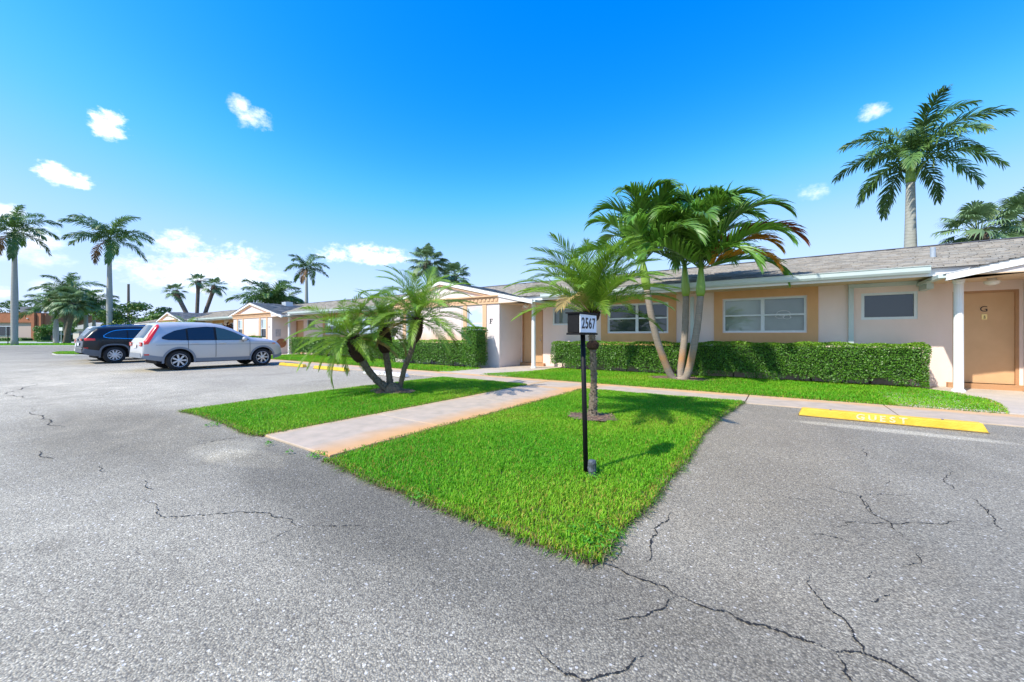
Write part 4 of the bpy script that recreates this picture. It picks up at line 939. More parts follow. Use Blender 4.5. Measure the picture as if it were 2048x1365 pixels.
    for s in (1, -1):
        y = s*yw(xm, 1.04); MB().lathe([(.02, -.09), (.075, -.07), (.085, 0), (.06, .07), (.015, .1)], 12, (xm, y+s*.13, 1.08), 'y').build('wing_mirror', paint, root, smooth=True)
        MB().tube([(xm, y-s*.02, 1.0), (xm, y+s*.08, 1.04)], .03, 6).build('mirror_arm', DARKIN, root)
    spec['lights'](patch, root, yw, zt)
    # wheels
    tyre = MB().lathe([(.20, -.10), (tr-.05, -.105), (tr-.012, -.09), (tr, -.06), (tr, .06), (tr-.012, .09), (tr-.05, .105), (.20, .10)], 30, axis='y', cap=False).mesh('tyre'); tyre.materials.append(TYRE)
    tyre.polygons.foreach_set('use_smooth', np.ones(len(tyre.polygons), bool))
    for a in (0, wb):
        for s in (1, -1):
            w = link('wheel', tyre, None, root, (a, s*(W-.125), tr))
            MB().lathe([(.205, s*.06), (.232, s*.108), (.222, s*.112), (.20, s*.07)], 30, axis='y', cap=False).build('rim', RIM, w, smooth=True)
            MB().lathe([(.20, s*.03), (.20, s*.034)], 24, axis='y').build('brake_shadow', DARKIN, w)
            n = spec['spokes']
            sp = MB()
            for k in range(n):
                for dth in ((-.10, .10) if spec.get('twin') else (0,)):
                    an = 2*math.pi*k/n+dth; wdt = .022 if not spec.get('twin') else .013; d = np.array((math.cos(an), math.sin(an))); t = np.array((-d[1], d[0]))
                    q = [d*.05-t*wdt, d*.05+t*wdt, d*.215+t*wdt*1.3, d*.215-t*wdt*1.3]
                    sp.add([(p[0], s*.098, p[1]) for p in q]+[(p[0], s*.06, p[1]) for p in q], [(0, 1, 2, 3), (0, 3, 7, 4), (1, 5, 6, 2)])
            sp.lathe([(.06, s*.06), (.058, s*.10), (.03, s*.106)], 14, axis='y')
            sp.build('spokes', RIM, w)
    MB().box(x0-.022, x0-.012, -.17, .17, *spec['plate']).build('number_plate', SIGNW, root)
    for a, b in spec.get('rails', ()):
        for s in (1, -1):
            ye = .86; p = [(x, s*yw(x, zt(x))*ye, zt(x)+.035*(1-ye*ye)+(.045 if 0 < i < 8 else .0)) for i, x in enumerate(np.linspace(a, b, 9))]
            MB().tube(p, .018, 6).build('roof_rail', spec['railm'], root)
    return root
def crv_lights(patch, root, yw, zt):
    f = lambda x: np.interp(x, [-.93, -.80, -.66, -.5], [.90, .92, 1.2, 1.5]); g = lambda x: np.interp(x, [-.93, -.86, -.80, -.74, -.56, -.5], [.98, 1.06, 1.16, 1.30, 1.57, 1.59])
    patch('tail_light', REDL, (-.90, -.50), lambda x: f(x), lambda x: max(f(x)+.01, min(g(x), zt(x)-.01)), .012, nx=16)
    for s in (1, -1): MB().box(-.955, -.935, s*.50, s*.76, .86, .98).build('tail_light', REDL, root); MB().box(-.957, -.936, s*.50, s*.66, .90, .94).build('reverse_lens', CLEARL, root)
    patch('head_light', CLEARL, (3.06, 3.34), lambda x: np.interp(x, [3.06, 3.34], [.86, .72]), lambda x: np.interp(x, [3.06, 3.34], [.93, .83]), .010); patch('turn_lens', AMBER, (2.98, 3.12), lambda x: .87, lambda x: .925, .013, nx=3)
    patch('side_crease', CLADS, (-.62, 3.05), lambda x: .88, lambda x: .892, .006, rows=1, nx=24)
    patch('rear_reflector', REDL, (-.90, -.78), lambda x: .55, lambda x: .59, .016, rows=1, nx=3)
crv = dict(top=[(-.95, .62), (-.93, .98), (-.90, 1.05), (-.82, 1.16), (-.62, 1.50), (-.56, 1.595), (-.48, 1.62), (0, 1.655), (.7, 1.668), (1.05, 1.655), (1.35, 1.60), (1.65, 1.475), (1.95, 1.30), (2.22, 1.155), (2.45, 1.105), (2.8, 1.075), (3.08, 1.01), (3.27, .93), (3.38, .83), (3.43, .64)],
           under=[(-.95, .46), (-.8, .40), (-.5, .34), (0, .32), (.6, .27), (2.1, .27), (2.62, .30), (3.2, .30), (3.43, .38)], W=.905, wb=2.62, ra=.405, tr=.345, x0=-.95, x1=3.43, sill=.27, belt=1.0, tumble=.36, paint=SILVER, clad=CLADS,
           win_lo=[(-.5, 1.10), (-.3, 1.055), (.2, 1.04), (2.5, 1.035)], win_hi=[(-.5, 1.12), (-.35, 1.24), (-.1, 1.38), (.3, 1.48), (.8, 1.535), (1.1, 1.525), (1.35, 1.465), (1.65, 1.345), (1.9, 1.21), (2.16, 1.05)],
           panes=[(-.46, .20), (.25, 1.02), (1.09, 2.12)], clear=2, screen=(1.45, 2.2), rear=(-.86, -.60), cl=.13, cr=.16, seams=(.24, 1.05, 2.16), handles=(.44, 1.26), mirror=1.94, lights=crv_lights, spokes=7, plate=(.80, .92))
car('silver_suv', 'silver compact SUV with tall red tail lights parked nose-in', (-18.05, 4.42, 0), R(90), crv)
def jeep_lights(patch, root, yw, zt):
    patch('tail_light', REDL, (-.90, -.60), lambda x: np.interp(x, [-.9, -.6], [.985, 1.0]), lambda x: np.interp(x, [-.9, -.6], [1.10, 1.08]), .012)
    for s in (1, -1): MB().box(-.975, -.955, s*.42, s*.72, .99, 1.08).build('tail_light', REDL, root); MB().box(-.977, -.956, s*.3, s*.46, 1.0, 1.07).build('reverse_lens', CLEARL, root)
    patch('head_light', CLEARL, (3.3, 3.5), lambda x: .92, lambda x: .98, .01); patch('rear_reflector', REDL, (-.92, -.80), lambda x: .67, lambda x: .70, .016, rows=1, nx=3)
    MB().box(-.985, -.955, -.78, .78, .655, .685).build('chrome_strip', CHROME, root)
jeep = dict(top=[(-.96, .70), (-.94, 1.05), (-.88, 1.14), (-.66, 1.42), (-.56, 1.50), (-.74, 1.50), (-.5, 1.56), (0, 1.61), (.7, 1.635), (1.3, 1.62), (1.75, 1.54), (2.2, 1.34), (2.65, 1.14), (3.0, 1.07), (3.35, 1.0), (3.58, .80), (3.62, .6)],
            under=[(-.96, .48), (-.8, .38), (-.5, .32), (0, .32), (.6, .27), (2.1, .27), (2.7, .3), (3.3, .3), (3.62, .38)], W=.93, wb=2.70, ra=.43, tr=.36, x0=-.96, x1=3.62, sill=.27, belt=1.06, tumble=.36, square=3, paint=BLACKP, clad=CLAD,
            win_lo=[(-.35, 1.17), (-.2, 1.12), (.5, 1.09), (2.5, 1.06)], win_hi=[(-.35, 1.19), (-.2, 1.32), (0, 1.42), (.4, 1.47), (1.0, 1.49), (1.4, 1.47), (1.8, 1.38), (2.2, 1.21), (2.5, 1.07)],
            panes=[(-.32, .38), (.42, 1.30), (1.38, 2.46)], clear=-1, chrome=True, screen=(1.85, 2.6), rear=(-.86, -.66), cl=.16, cr=.25, seams=(.40, 1.34, 2.45), handles=(.62, 1.60), mirror=2.25, lights=jeep_lights, spokes=10, plate=(.78, .90), rails=[(-.35, 1.5)], railm=CHROME)
jeep['top'] = sorted([p for p in jeep['top'] if p != (-.74, 1.50)])
car('black_suv', 'black SUV with chrome window trim and grey lower cladding beside the silver one', (-24.8, 3.95, 0), R(90), jeep)
hatch = dict(crv); hatch.update(paint=WHITEP, clad=WHITEP, cr=.10, cl=.06)
car('white_hatchback', 'white car almost hidden behind the black SUV', (-27.75, 4.25, 0), R(90), hatch)

# ------------------------------------------------------------------ palms
def V3(*a): return np.array(a, float)
def nrm(v): return v/(np.linalg.norm(v)+1e-9)
def frond_arrays(L, elev, droop, n, ll, lw, a0=68, a1=22, vang=25, hang=.5, t0=.12, petw=.012, plum=0., pw=1.35, segs=3, seed=0, tintv=.25, side_curl=0.):
    "pinnate frond: curved midrib in the XZ plane, leaflets bent by gravity"
    r = random.Random(seed); m = 14; pos = [V3(0, 0, 0)]; tan = []
    for i in range(m+1):
        t = i/m; e = R(elev-droop*t**pw); tv = V3(math.cos(e), math.sin(side_curl*t)*.3, math.sin(e)); tan.append(nrm(tv))
        if i < m: pos.append(pos[-1]+tan[-1]*L/m)
    P = np.array(pos); T = np.array(tan); V, Q, Tr, C = [], [], [], []
    for i in range(m+1):                              # midrib, square section
        t = i/m; w = petw*(1-.85*t); N_ = nrm(np.cross(V3(0, 1, 0), T[i]))*-1
        if N_[2] < 0 and abs(elev) < 85: N_ = -N_
        for a, b in ((1, 0), (0, 1), (-1, 0), (0, -1)): V.append(P[i]+V3(0, 1, 0)*a*w+N_*b*w*.7); C.append((1.35, 1.15, 1.1))
    for i in range(m):
        for k in range(4): Q.append((i*4+k, i*4+(k+1) % 4, i*4+4+(k+1) % 4, i*4+4+k))
    for s in (1, -1):
        for k in range(n):
            t = t0+(1-t0)*(k+.5+r.uniform(-.3, .3))/n; x = min(t, .999)*m; i = int(x); f = x-i
            p = P[i]*(1-f)+P[i+1]*f; tv = nrm(T[i]*(1-f)+T[min(i+1, m)]*f); up = nrm(np.cross(tv, V3(0, 1, 0)))
            if up[2] < 0 and abs(elev) < 88: up = -up
            u = (t-t0)/(1-t0); ln = ll*(.55+1.1*u-1.25*u*u+.0)*(1.15)*r.uniform(.85, 1.12) if u < .999 else ll*.3; ln = max(ln, ll*.3)
            a = R(a0+(a1-a0)*u+r.uniform(-6, 6)); va = R(vang+r.uniform(-8, 8)+(r.uniform(-1, 1)*plum))
            d = nrm(tv*math.cos(a)+V3(0, s, 0)*math.sin(a)*math.cos(va)+up*math.sin(a)*math.sin(va))
            w0 = nrm(tv-d*(tv@d)); b = len(V); q = p.copy(); prof = (.55, 1., .8, .5)[:segs]; c = 1+r.uniform(-tintv, tintv); yy = r.uniform(0, .18)
            for j in range(segs):
                V.append(q-w0*lw*.5*prof[j]); V.append(q+w0*lw*.5*prof[j]); C += [(c*(1+yy), c, c*.95)]*2
                q = q+d*ln/segs; d = nrm(d+V3(0, 0, -hang*(j+1)/segs*r.uniform(.7, 1.3)))
                if j: w0 = nrm(w0-d*(w0@d))
            V.append(q); C.append((c*1.15*(1+yy), c*1.05, c))
            for j in range(segs-1): Q.append((b+2*j, b+2*j+1, b+2*j+3, b+2*j+2))
            Tr.append((b+2*segs-2, b+2*segs-1, b+2*segs))
    return np.array(V), np.array(Q), np.array(Tr), np.array(C)
def fan_arrays(pet, rad, elev, n=22, seed=0, droop=.5):
    "costapalmate fan leaf on a stalk"
    r = random.Random(seed); e = R(elev); D = V3(math.cos(e), 0, math.sin(e)); up = V3(-math.sin(e), 0, math.cos(e)); Y = V3(0, 1, 0)
    V, Q, Tr, C = [], [], [], []
    hub = D*pet+V3(0, 0, -.10*pet)
    for q, w in ((V3(0, 0, 0), .025), (D*pet*.5, .018), (hub, .012)):
        for a, b in ((1, 0), (0, 1), (-1, 0), (0, -1)): V.append(q+Y*a*w+up*b*w*.6); C.append((1.4, 1.2, 1.2))
    for i in range(2):
        for k in range(4): Q.append((i*4+k, i*4+(k+1) % 4, i*4+4+(k+1) % 4, i*4+4+k))
    D2 = nrm(D+V3(0, 0, -.35))
    up2 = nrm(np.cross(D2, Y)); up2 = up2 if up2[2] > 0 else -up2
    for k in range(n):
        an = R(-135+270*k/(n-1)+r.uniform(-3, 3)); d = nrm(D2*math.cos(an)+Y*math.sin(an)+up2*.18); ln = rad*(1.05-.25*abs(k/(n-1)-.5)*2)*r.uniform(.9, 1.08)
        w0 = nrm(np.cross(d, up2)); b = len(V); q = hub.copy(); c = 1+r.uniform(-.25, .25)
        for j, (st, wd) in enumerate(((0, .01), (.5, .055), (.78, .03))):
            pq = hub+d*ln*st+V3(0, 0, -droop*ln*(st**3)*.8); V += [pq-w0*wd*rad*1.1, pq+w0*wd*rad*1.1+up2*.02]; C += [(c, c, c)]*2
        V.append(hub+d*ln+V3(0, 0, -droop*ln*.95)); C.append((c*1.2, c*1.1, c))
        Q += [(b, b+1, b+3, b+2), (b+2, b+3, b+5, b+4)]; Tr.append((b+4, b+5, b+6))
    return np.array(V), np.array(Q), np.array(Tr), np.array(C)
def arr_mesh(name, A, m):
    me = npmesh(name, A[0], [A[1], A[2]], A[3]); me.materials.append(m); return me
def merge(parts):
    V, Q, T, C = [], [], [], []; o = 0
    for (a, q, t, c), M in parts:
        a4 = np.c_[a, np.ones(len(a))] @ np.array(M).T; V.append(a4[:, :3]); Q.append(q+o); T.append(t+o); C.append(c); o += len(a)
    return np.concatenate(V), np.concatenate(Q), np.concatenate(T), np.concatenate(C)
GA = math.pi*(3-math.sqrt(5))

# frond libraries ----------------------------------------------------
def lib(prefix, m, elevs, fn):
    return {e: [arr_mesh('frond', fn(e, k), m) for k in range(2)] for e in elevs}
PYGE = (82, 66, 50, 34, 16, -4, -28)
pyg_fn = lambda e, k: frond_arrays(1.2 if e > 0 else 1.0, e, 58+(e > 40)*18, 50, .255, .0105, 62, 18, 24, .42, .16, .010, 6, seed=e*3+k, segs=3)
PYGL = lib('pyg', PYG, PYGE, pyg_fn)
ADOE = (86, 72, 56, 40, 22, 2)
ado_fn = lambda e, k: frond_arrays(2.3, e, 118-(86-e)*.42, 50, .80, .052, 60, 14, 34, .60, .10, .020, 10, pw=2.4, seed=e*7+k, segs=4, tintv=.3)
ADOL = lib('ado', ADO, ADOE, ado_fn)
ROYE = (84, 62, 40, 20, 0, -30)
roy_fn = lambda e, k: frond_arrays(3.3, e, 84 if e > 30 else 62, 74, .85, .062, 66, 24, 8, .85, .10, .045, 48, seed=e*5+k, segs=3)
ROYL = lib('roy', ROY, ROYE, roy_fn)
SABE = (75, 50, 25, 5, -20, -50)
SABL = {e: [arr_mesh('fan_leaf', fan_arrays(1.15, .85, e, 26, e*3+k), SAB) for k in range(2)] for e in SABE}

def put_fronds(parent, base, libr, n, sched, scale=1., name='frond', spin=0., tilt=(0, 0), skip=None, base_r=.03, swap=None):
    "n fronds on a golden-angle spiral, elevation from sched (young upright to old drooping)"
    ks = sorted(libr)
    for i in range(n):
        t = (i+.5)/n; e = np.interp(t, np.linspace(0, 1, len(sched)), sched)+rnd.uniform(-7, 7); key = min(ks, key=lambda q: abs(q-e)); az = spin+i*GA+rnd.uniform(-.2, .2)
        if skip and skip(az % (2*math.pi), e): continue
        me = libr[key][i % 2]
        if swap and i in swap: me = swap[i](me)
        o = bpy.data.objects.new(name, me); COL.objects.link(o); o.parent = parent
        o.location = (base[0]+base_r*math.cos(az), base[1]+base_r*math.sin(az), base[2]-.05*t*scale)
        o.rotation_euler = (Matrix.Rotation(tilt[1], 4, 'X') @ Matrix.Rotation(tilt[0], 4, 'Y') @ Matrix.Rotation(az, 4, 'Z') @ Matrix.Rotation(-R(e-key), 4, 'Y') @ Matrix.Rotation(rnd.uniform(-.25, .25), 4, 'X')).to_euler()
        s = scale*rnd.uniform(.86, 1.1); o.scale = (s, s, s)
def recolor(m):
    cache = {}
    def f(me):
        if me.name not in cache: c = me.copy(); c.materials.clear(); c.materials.append(m); cache[me.name] = c
        return cache[me.name]
    return f
STRAW = recolor(mat('straw_frond', (.34, .27, .09), .7, attr=True, trans=.25)); BROWNF = recolor(mat('dry_royal_frond', (.20, .13, .06), .8, attr=True, trans=.15))
def smooth_path(pts, n=14):
    pts = [Vector(p) for p in pts]; out = []
    m = len(pts)-1
    for i in range(n+1):
        x = i/n*m; k = min(int(x), m-1); f = x-k
        p0, p1, p2, p3 = pts[max(k-1, 0)], pts[k], pts[k+1], pts[min(k+2, m)]
        out.append(.5*((2*p1)+(p2-p0)*f+(2*p0-5*p1+4*p2-p3)*f*f+(3*p1-p0-3*p2+p3)*f**3))
    return out
def pygmy_stem(root, path, r0, boot_len, boot_r, nf, scale, spin, tilt, sched=(84, 70, 52, 36, 18, -4, -30), skip=None, boot_name='fibre_boot'):
    P = smooth_path(path, 18); n = len(P)
    rad = [r0*(1.25-.45*min(1, i/5))*(1+rnd.uniform(-.09, .09)) for i in range(n)]
    tb = MB().tube(P, rad, 12)
    for i in range(n*20):                                      # old leaf-base stubs
        k = rnd.random()*(n-1); j = int(k); p = P[j].lerp(P[j+1], k-j); t = (P[j+1]-P[j]).normalized(); a = rnd.uniform(0, 6.28)
        u = t.orthogonal().normalized(); w = t.cross(u); d = u*math.cos(a)+w*math.sin(a); s = t.cross(d); r_ = rad[j]*.9; b = p+d*r_; h = rnd.uniform(.012, .03)
        tb.add([b-s*.012, b+s*.012, b+t*.022, b+d*h+t*.018], [(0, 1, 3), (1, 2, 3), (2, 0, 3)])
    trunk = tb.build('trunk', TRUNKP, root)
    top = P[-1]; ax = (P[-1]-P[-4]).normalized(); bp = [top-ax*boot_len*(1-i/7) for i in range(8)]
    br = [boot_r*f*(1+rnd.uniform(-.05, .05)) for f in (.55, .85, 1, 1.02, .98, .9, .75, .5)]
    bt = MB().tube(bp, br, 14)
    for i in range(260):
        k = rnd.random()*6.9; j = int(k); p = bp[j].lerp(bp[j+1], k-j); a = rnd.uniform(0, 6.28); u = ax.orthogonal().normalized(); w = ax.cross(u); d = u*math.cos(a)+w*math.sin(a); s = ax.cross(d); b = p+d*br[j]*.93; h = rnd.uniform(.02, .055)
        bt.add([b-s*.014, b+s*.014, b+ax*.03, b+d*h*.7+ax*h], [(0, 1, 3), (1, 2, 3), (2, 0, 3)])
    bt.build(boot_name, BOOT, trunk)
    put_fronds(trunk, top, PYGL, nf, sched, scale, 'frond', spin, tilt, skip, .035, {nf-2: STRAW})
# single small date palm behind the number post
b1 = Vector((*gnd(1185, 838), .03)); t1 = atd(1182, 622, 5.6)
o = empty('date_palm', b1, 0, 'single small feathery palm growing behind the number 2567 post', 'palm tree')
pygmy_stem(o, [(0, 0, -.03), (.012, .02, .5), (.0, .01, 1.0), t1-b1], .058, .16, .11, 64, 1.05, .4, (0, 0), (88, 80, 70, 60, 48, 34, 14))
for zc in (1.03, .98):                                         # leftover fibre collar below the crown
    p = Vector((.0, .01, zc)); MB().lathe([(.05, -.06), (.088, -.03), (.09, .03), (.05, .07)], 12, p).build('old_collar', BOOT, o); break
# three-stemmed small date palm
b3 = Vector((*gnd(787, 786), .03))
o = empty('date_palm', b3, 0, 'three-stemmed small feathery palm leaning outwards in the left lawn', 'palm tree')
st = lambda L_: [Vector((0, 0, -.04))]+[atd(x, y, d)-b3 for x, y, d in L_]
pygmy_stem(o, st([(770, 774, 8.2), (750, 757, 8.15), (731, 732, 8.1), (716, 703, 8.05), (705, 674, 8.0)]), .092, .54, .165, 44, 1.0, .2, (-.35, .25), (70, 58, 44, 26, 8, -14, -34))
pygmy_stem(o, st([(781, 772, 8.3), (777, 740, 8.35), (771, 701, 8.4), (767, 655, 8.4)]), .082, .56, .145, 36, .92, 1.2, (0, -.05))
pygmy_stem(o, st([(800, 772, 8.2), (809, 737, 8.2), (824, 698, 8.15), (836, 634, 8.1)]), .066, .54, .14, 42, 1.1, 2.0, (.1, .05), (86, 72, 58, 42, 26, 8, -14))
MB().lathe([(.20, -.02), (.17, .06), (.12, .13), (.06, .18)], 14, (0, 0, 0)).build('root_crown', TRUNKP, o)
# three-trunked christmas palm
bA = Vector((*gnd(1362, 761), .03))
o = empty('christmas_palm', bA, 0, 'tall three-trunked palm with ringed trunks and green crownshafts in front of the hedge', 'palm tree')
st = lambda L_: [Vector((0, 0, -.05))]+[atd(x, y, d)-bA for x, y, d in L_]
def ado_stem(path, shaft_top, r0, nf, spin, tilt, sched, swap=None, scale=1., skip=None):
    P = smooth_path(path, 22); n = len(P); rad = [r0*(1.5-.5*min(1, i/4)-.18*i/n)*(1+(.02 if i % 2 else -.02)) for i in range(n)]
    t = MB().tube(P, rad, 14).build('trunk', TRUNKA, o, smooth=True)
    q = [P[-1], P[-1].lerp(shaft_top, .12), P[-1].lerp(shaft_top, .35), P[-1].lerp(shaft_top, .7), shaft_top]
    MB().tube(q, [r0*.85, r0*1.12, r0*1.15, r0*.85, r0*.55], 14).build('crownshaft', SHAFT, t, smooth=True)
    put_fronds(t, shaft_top, ADOL, nf, sched, scale, 'frond', spin, tilt, skip, .02, swap)
AS = (94, 89, 84, 77, 69, 58, 40, 14)
yel, brn = recolor(YELF), recolor(BRNF)
ado_stem(st([(1343, 754, 10.5), (1317, 690, 10.4), (1303, 633, 10.3), (1294, 580, 10.25)]), atd(1285, 522, 10.2)-bA, .10, 16, 1.1, (-.08, 0), AS, scale=.92)
ado_stem(st([(1360, 751, 10.75), (1369, 677, 10.8), (1371, 635, 10.85), (1372, 593, 10.85)]), atd(1369, 530, 10.85)-bA, .098, 18, 2.5, (0, 0), AS, scale=1.02)
ado_stem(st([(1374, 751, 10.3), (1387, 697, 10.2), (1396, 643, 10.15), (1401, 593, 10.1)]), atd(1402, 535, 10.1)-bA, .10, 22, .35, (.03, 0), AS, scale=1.0)
# one yellowing and one browning frond hanging on the right
tr_ = [c for c in o.children if c.name.startswith('trunk')][-1]; tp = atd(1402, 538, 10.1)-bA
for e, az, m_, s_ in ((22, .05, yel, .78), (40, .02, brn, 1.04), (40, .28, yel, .86)):
    me = m_(ADOL[e][0]); q = bpy.data.objects.new('frond', me); COL.objects.link(q); q.parent = tr_; q.location = tp; q.rotation_euler = (0, 0, az); q.scale = (s_,)*3
    q['label'] = 'dying yellow frond' if m_ is yel else 'dead brown frond'

def royal(label, base, h, r, nf, spin, scale=1., sched=(86, 66, 48, 34, 20, 4, -16, -38), lean=(0, 0), brown=False, group='tall royal palms', spear=True, dead=True):
    o = empty('royal_palm', base, 0, label, 'palm tree', group)
    P = [Vector((lean[0]*t*t, lean[1]*t*t, h*t)) for t in np.linspace(0, 1, 16)]; P[0].z = -.1
    rad = [r*f for f in np.interp(np.linspace(0, 1, 16), [0, .05, .2, .5, .75, 1], [1.35, 1.08, 1.12, 1.18, .92, .74])]
    t = MB().tube(P, rad, 16).build('trunk', TRUNKR, o, smooth=True)
    top = P[-1]+Vector((0, 0, 1.35*scale))
    MB().tube([P[-1], P[-1]+Vector((0, 0, .2)), P[-1].lerp(top, .5), top], [r*.80, r*.9, r*.7, r*.42], 14).build('crownshaft', mat('dry_crownshaft', (.33, .20, .10), .8, var=.5, vscale=4) if brown else SHAFT, o, smooth=True)
    if spear: MB().tube([P[-1]+Vector((r*.6, 0, .1)), P[-1]+Vector((r*1.6, 0, .75)), P[-1]+Vector((r*3.4, -.2, 1.25))], [.07, .06, .02], 7).build('flower_spathe', SHAFT, o)
    put_fronds(o, top, ROYL, nf, sched, scale, 'frond', spin, (0, 0), None, r*.3, {nf-2: BROWNF} if dead else None)
    return o
q = atd(1821, 672, 19.5); royal('tall royal palm rising behind the right-hand roof', (q.x, q.y, 0), 8.9, .235, 20, .15, .96, dead=False)
q = atd(29, 692, 46); royal('tall royal palm at the left edge on the grass island', (q.x, q.y, 0), 12.0, .26, 14, .2, 1.25)
q = atd(219, 690, 49); royal('tall royal palm with a brown crownshaft rising behind the black SUV', (q.x, q.y, 0), 11.8, .26, 16, 1.6, 1.32, brown=True)
q = atd(613, 672, 66); royal('slender distant royal palm above the roof between gables D and F', (q.x, q.y, 0), 11.2, .27, 14, 2.1, 1.15, spear=False)
q = atd(541, 672, 47); royal('bushy royal palm crown just above the gable roof of unit D', (q.x, q.y, 0), 3.6, .3, 18, 2.1, 1.2, sched=(88, 70, 55, 40, 26, 14), spear=False)
q = atd(566, 672, 50); royal('lower royal palm crown right of the bushy one behind unit D', (q.x, q.y, 0), 3.0, .3, 16, .9, 1.1, sched=(88, 66, 48, 34, 20, 8), spear=False)
q = atd(1480, 672, 24); royal('young palm tip showing above the roof below the three-trunked palm', (q.x, q.y, 0), 3.1, .16, 11, .3, .62, sched=(88, 72, 58, 45, 30), spear=False)
q = atd(1078, 672, 32); royal('distant palm tip behind the roof near the door marked F', (q.x, q.y, 0), 3.0, .16, 12, 1.3, .62, sched=(80, 60, 40, 20, 5), spear=False)

def sabal(label, base, top, r, nf, scale, spin, group='cabbage palms behind the roofs'):
    base = Vector(base); o = empty('cabbage_palm', base, 0, label, 'palm tree', group); rel = Vector(top)-base
    P = smooth_path([(0, 0, -.1), (rel.x*.35, rel.y*.35, rel.z*.45), (rel.x*.75, rel.y*.75, rel.z*.8), rel], 12)
    t = MB().tube(P, [r*(1.1 if i < 2 else 1)*(1+(.25 if i > 9 else 0)) for i in range(13)], 12).build('trunk', TRUNKS, o, smooth=True)
    ax = (P[-1]-P[-3]).normalized(); bt = MB()
    for i in range(40):                                        # old leaf boots under the crown
        a = i*GA; u = ax.orthogonal().normalized(); w = ax.cross(u); d = u*math.cos(a)+w*math.sin(a); s = ax.cross(d); b = P[-1]-ax*(.05+.9*i/40)*scale+d*r*1.1
        bt.add([b-s*.06, b+s*.06, b+d*.20*scale+ax*.22*scale+s*.03, b+d*.20*scale+ax*.22*scale-s*.03, b+ax*.1], [(0, 1, 2, 3), (1, 4, 2), (4, 0, 3)])
    bt.build('leaf_boots', TRUNKS, o)
    put_fronds(o, rel, SABL, nf, (80, 62, 45, 28, 12, -8, -30, -55), scale, 'fan_leaf', spin, (0, 0), None, r*.4)
def sab_px(label, x, y, d, xb, yb, r, nf, sc, spin):
    t = atd(x, y, d); b = atd(xb, yb, d); k = (t.z-0)/(t.z-b.z) if t.z > b.z else 1; g = t+(b-t)*k; sabal(label, (g.x, g.y, 0), t, r, nf, sc, spin)
sab_px('large cabbage palm behind the gable marked F', 853, 525, 34, 862, 600, .24, 34, 1.0, .3)
sab_px('smaller cabbage palm right of the large one behind gable F', 909, 553, 37, 905, 600, .22, 32, .92, 1.3)
sab_px('left-leaning cabbage palm, leftmost of the trio beyond the cars', 350, 583, 44, 374, 640, .22, 22, .64, .1)
sab_px('tallest cabbage palm, middle of the trio beyond the cars', 397, 562, 48, 394, 640, .20, 22, .64, .9)
sab_px('right-leaning cabbage palm, rightmost of the trio beyond the cars', 430, 572, 46, 410, 640, .21, 22, .68, 1.9)
sab_px('wide low cabbage palm above the right-hand roof', 1956, 462, 17.5, 1956, 560, .22, 30, .88, .5)
sab_px('cabbage palm cut by the right edge of the picture', 2068, 436, 17.5, 2070, 560, .22, 30, .85, 1.5)
sab_px('cabbage palm with twin pale trunk beside the left palm cluster', 131, 600, 56, 133, 640, .32, 34, 1.35, .7)
sab_px('cabbage palm leaning right in the left palm cluster', 150, 607, 55, 140, 650, .30, 30, 1.2, 2.2)
q = atd(134, 672, 60); royal('royal palm with raised fronds topping the left palm cluster', (q.x, q.y, 0), 6.3, .3, 14, .4, 1.3, spear=False, group='palms in the left cluster')
q = atd(112, 672, 62); royal('dark low royal palm on the left of the left palm cluster', (q.x, q.y, 0), 3.9, .3, 20, .9, 1.3, sched=(86, 66, 46, 26, 8, -12), spear=False, group='palms in the left cluster')
q = atd(172, 672, 58); royal('dark royal palm on the right of the left palm cluster', (q.x, q.y, 0), 4.3, .25, 18, 1.9, 1.15, sched=(86, 66, 46, 26, 8, -12), spear=False, group='palms in the left cluster')
q = atd(188, 672, 62); royal('second dark royal palm behind the black SUV roof', (q.x, q.y, 0), 3.7, .25, 18, 2.6, 1.15, sched=(86, 66, 46, 26, 8, -12), spear=False, group='palms in the left cluster')
# small garden plants by unit D
q = gnd(597, 706); o = empty('date_palm', (q[0], q[1], .03), 0, 'pale small feathery palm beside the porch of unit D', 'palm tree')
pygmy_stem(o, [(0, 0, -.03), (.05, .02, .5), (.0, .03, 1.0), (0, 0, 1.5)], .06, .3, .10, 26, 1.15, .4, (0, 0))
q = atd(372, 672, 33); o = empty('date_palm', (q.x, q.y, 0), 0, 'bright feathery palm showing above the silver car roof', 'palm tree')
pygmy_stem(o, [(0, 0, -.03), (.05, .02, .6), (.0, .03, 1.1), (0, 0, 1.7)], .07, .3, .10, 24, 1.45, 1.4, (0, 0))
def ti_plant():
    q = atd(452, 672, 31); o = empty('red_ti_plant', (q.x, q.y, 0), 0, 'dark red leafy shrub between the silver car and gable D', 'shrub')
    parts = []
    for k in range(9):
        x, y, h = rnd.uniform(-.7, .7), rnd.uniform(-.4, .4), rnd.uniform(1.2, 2.35)
        MB().tube([(x*.3, y*.3, 0), (x*.8, y*.8, h*.6), (x, y, h)], [.03, .025, .015], 6).build('stem', BARK, o)
        for i in range(26):
            a = i*GA; e = R(rnd.uniform(-20, 70)); l = rnd.uniform(.35, .55); d = V3(math.cos(a)*math.cos(e), math.sin(a)*math.cos(e), math.sin(e)); w = nrm(np.cross(d, V3(0, 0, 1)))*.06; b = V3(x, y, h-.55*i/26)
            V = np.array([b, b+d*l*.45-w, b+d*l*.45+w, b+d*l+V3(0, 0, -.12)]); c = rnd.uniform(.6, 1.7); parts.append(((V, np.array([[0, 1, 3, 2]]), np.zeros((0, 3), int), np.tile((c, c*.8, c*.9), (4, 1))), Matrix.Identity(4)))
    A = merge(parts); me = npmesh('foliage', A[0], A[1], A[3]); me.materials.append(CORD); f = link('foliage', me, parent=o); f['kind'] = 'stuff'
ti_plant()

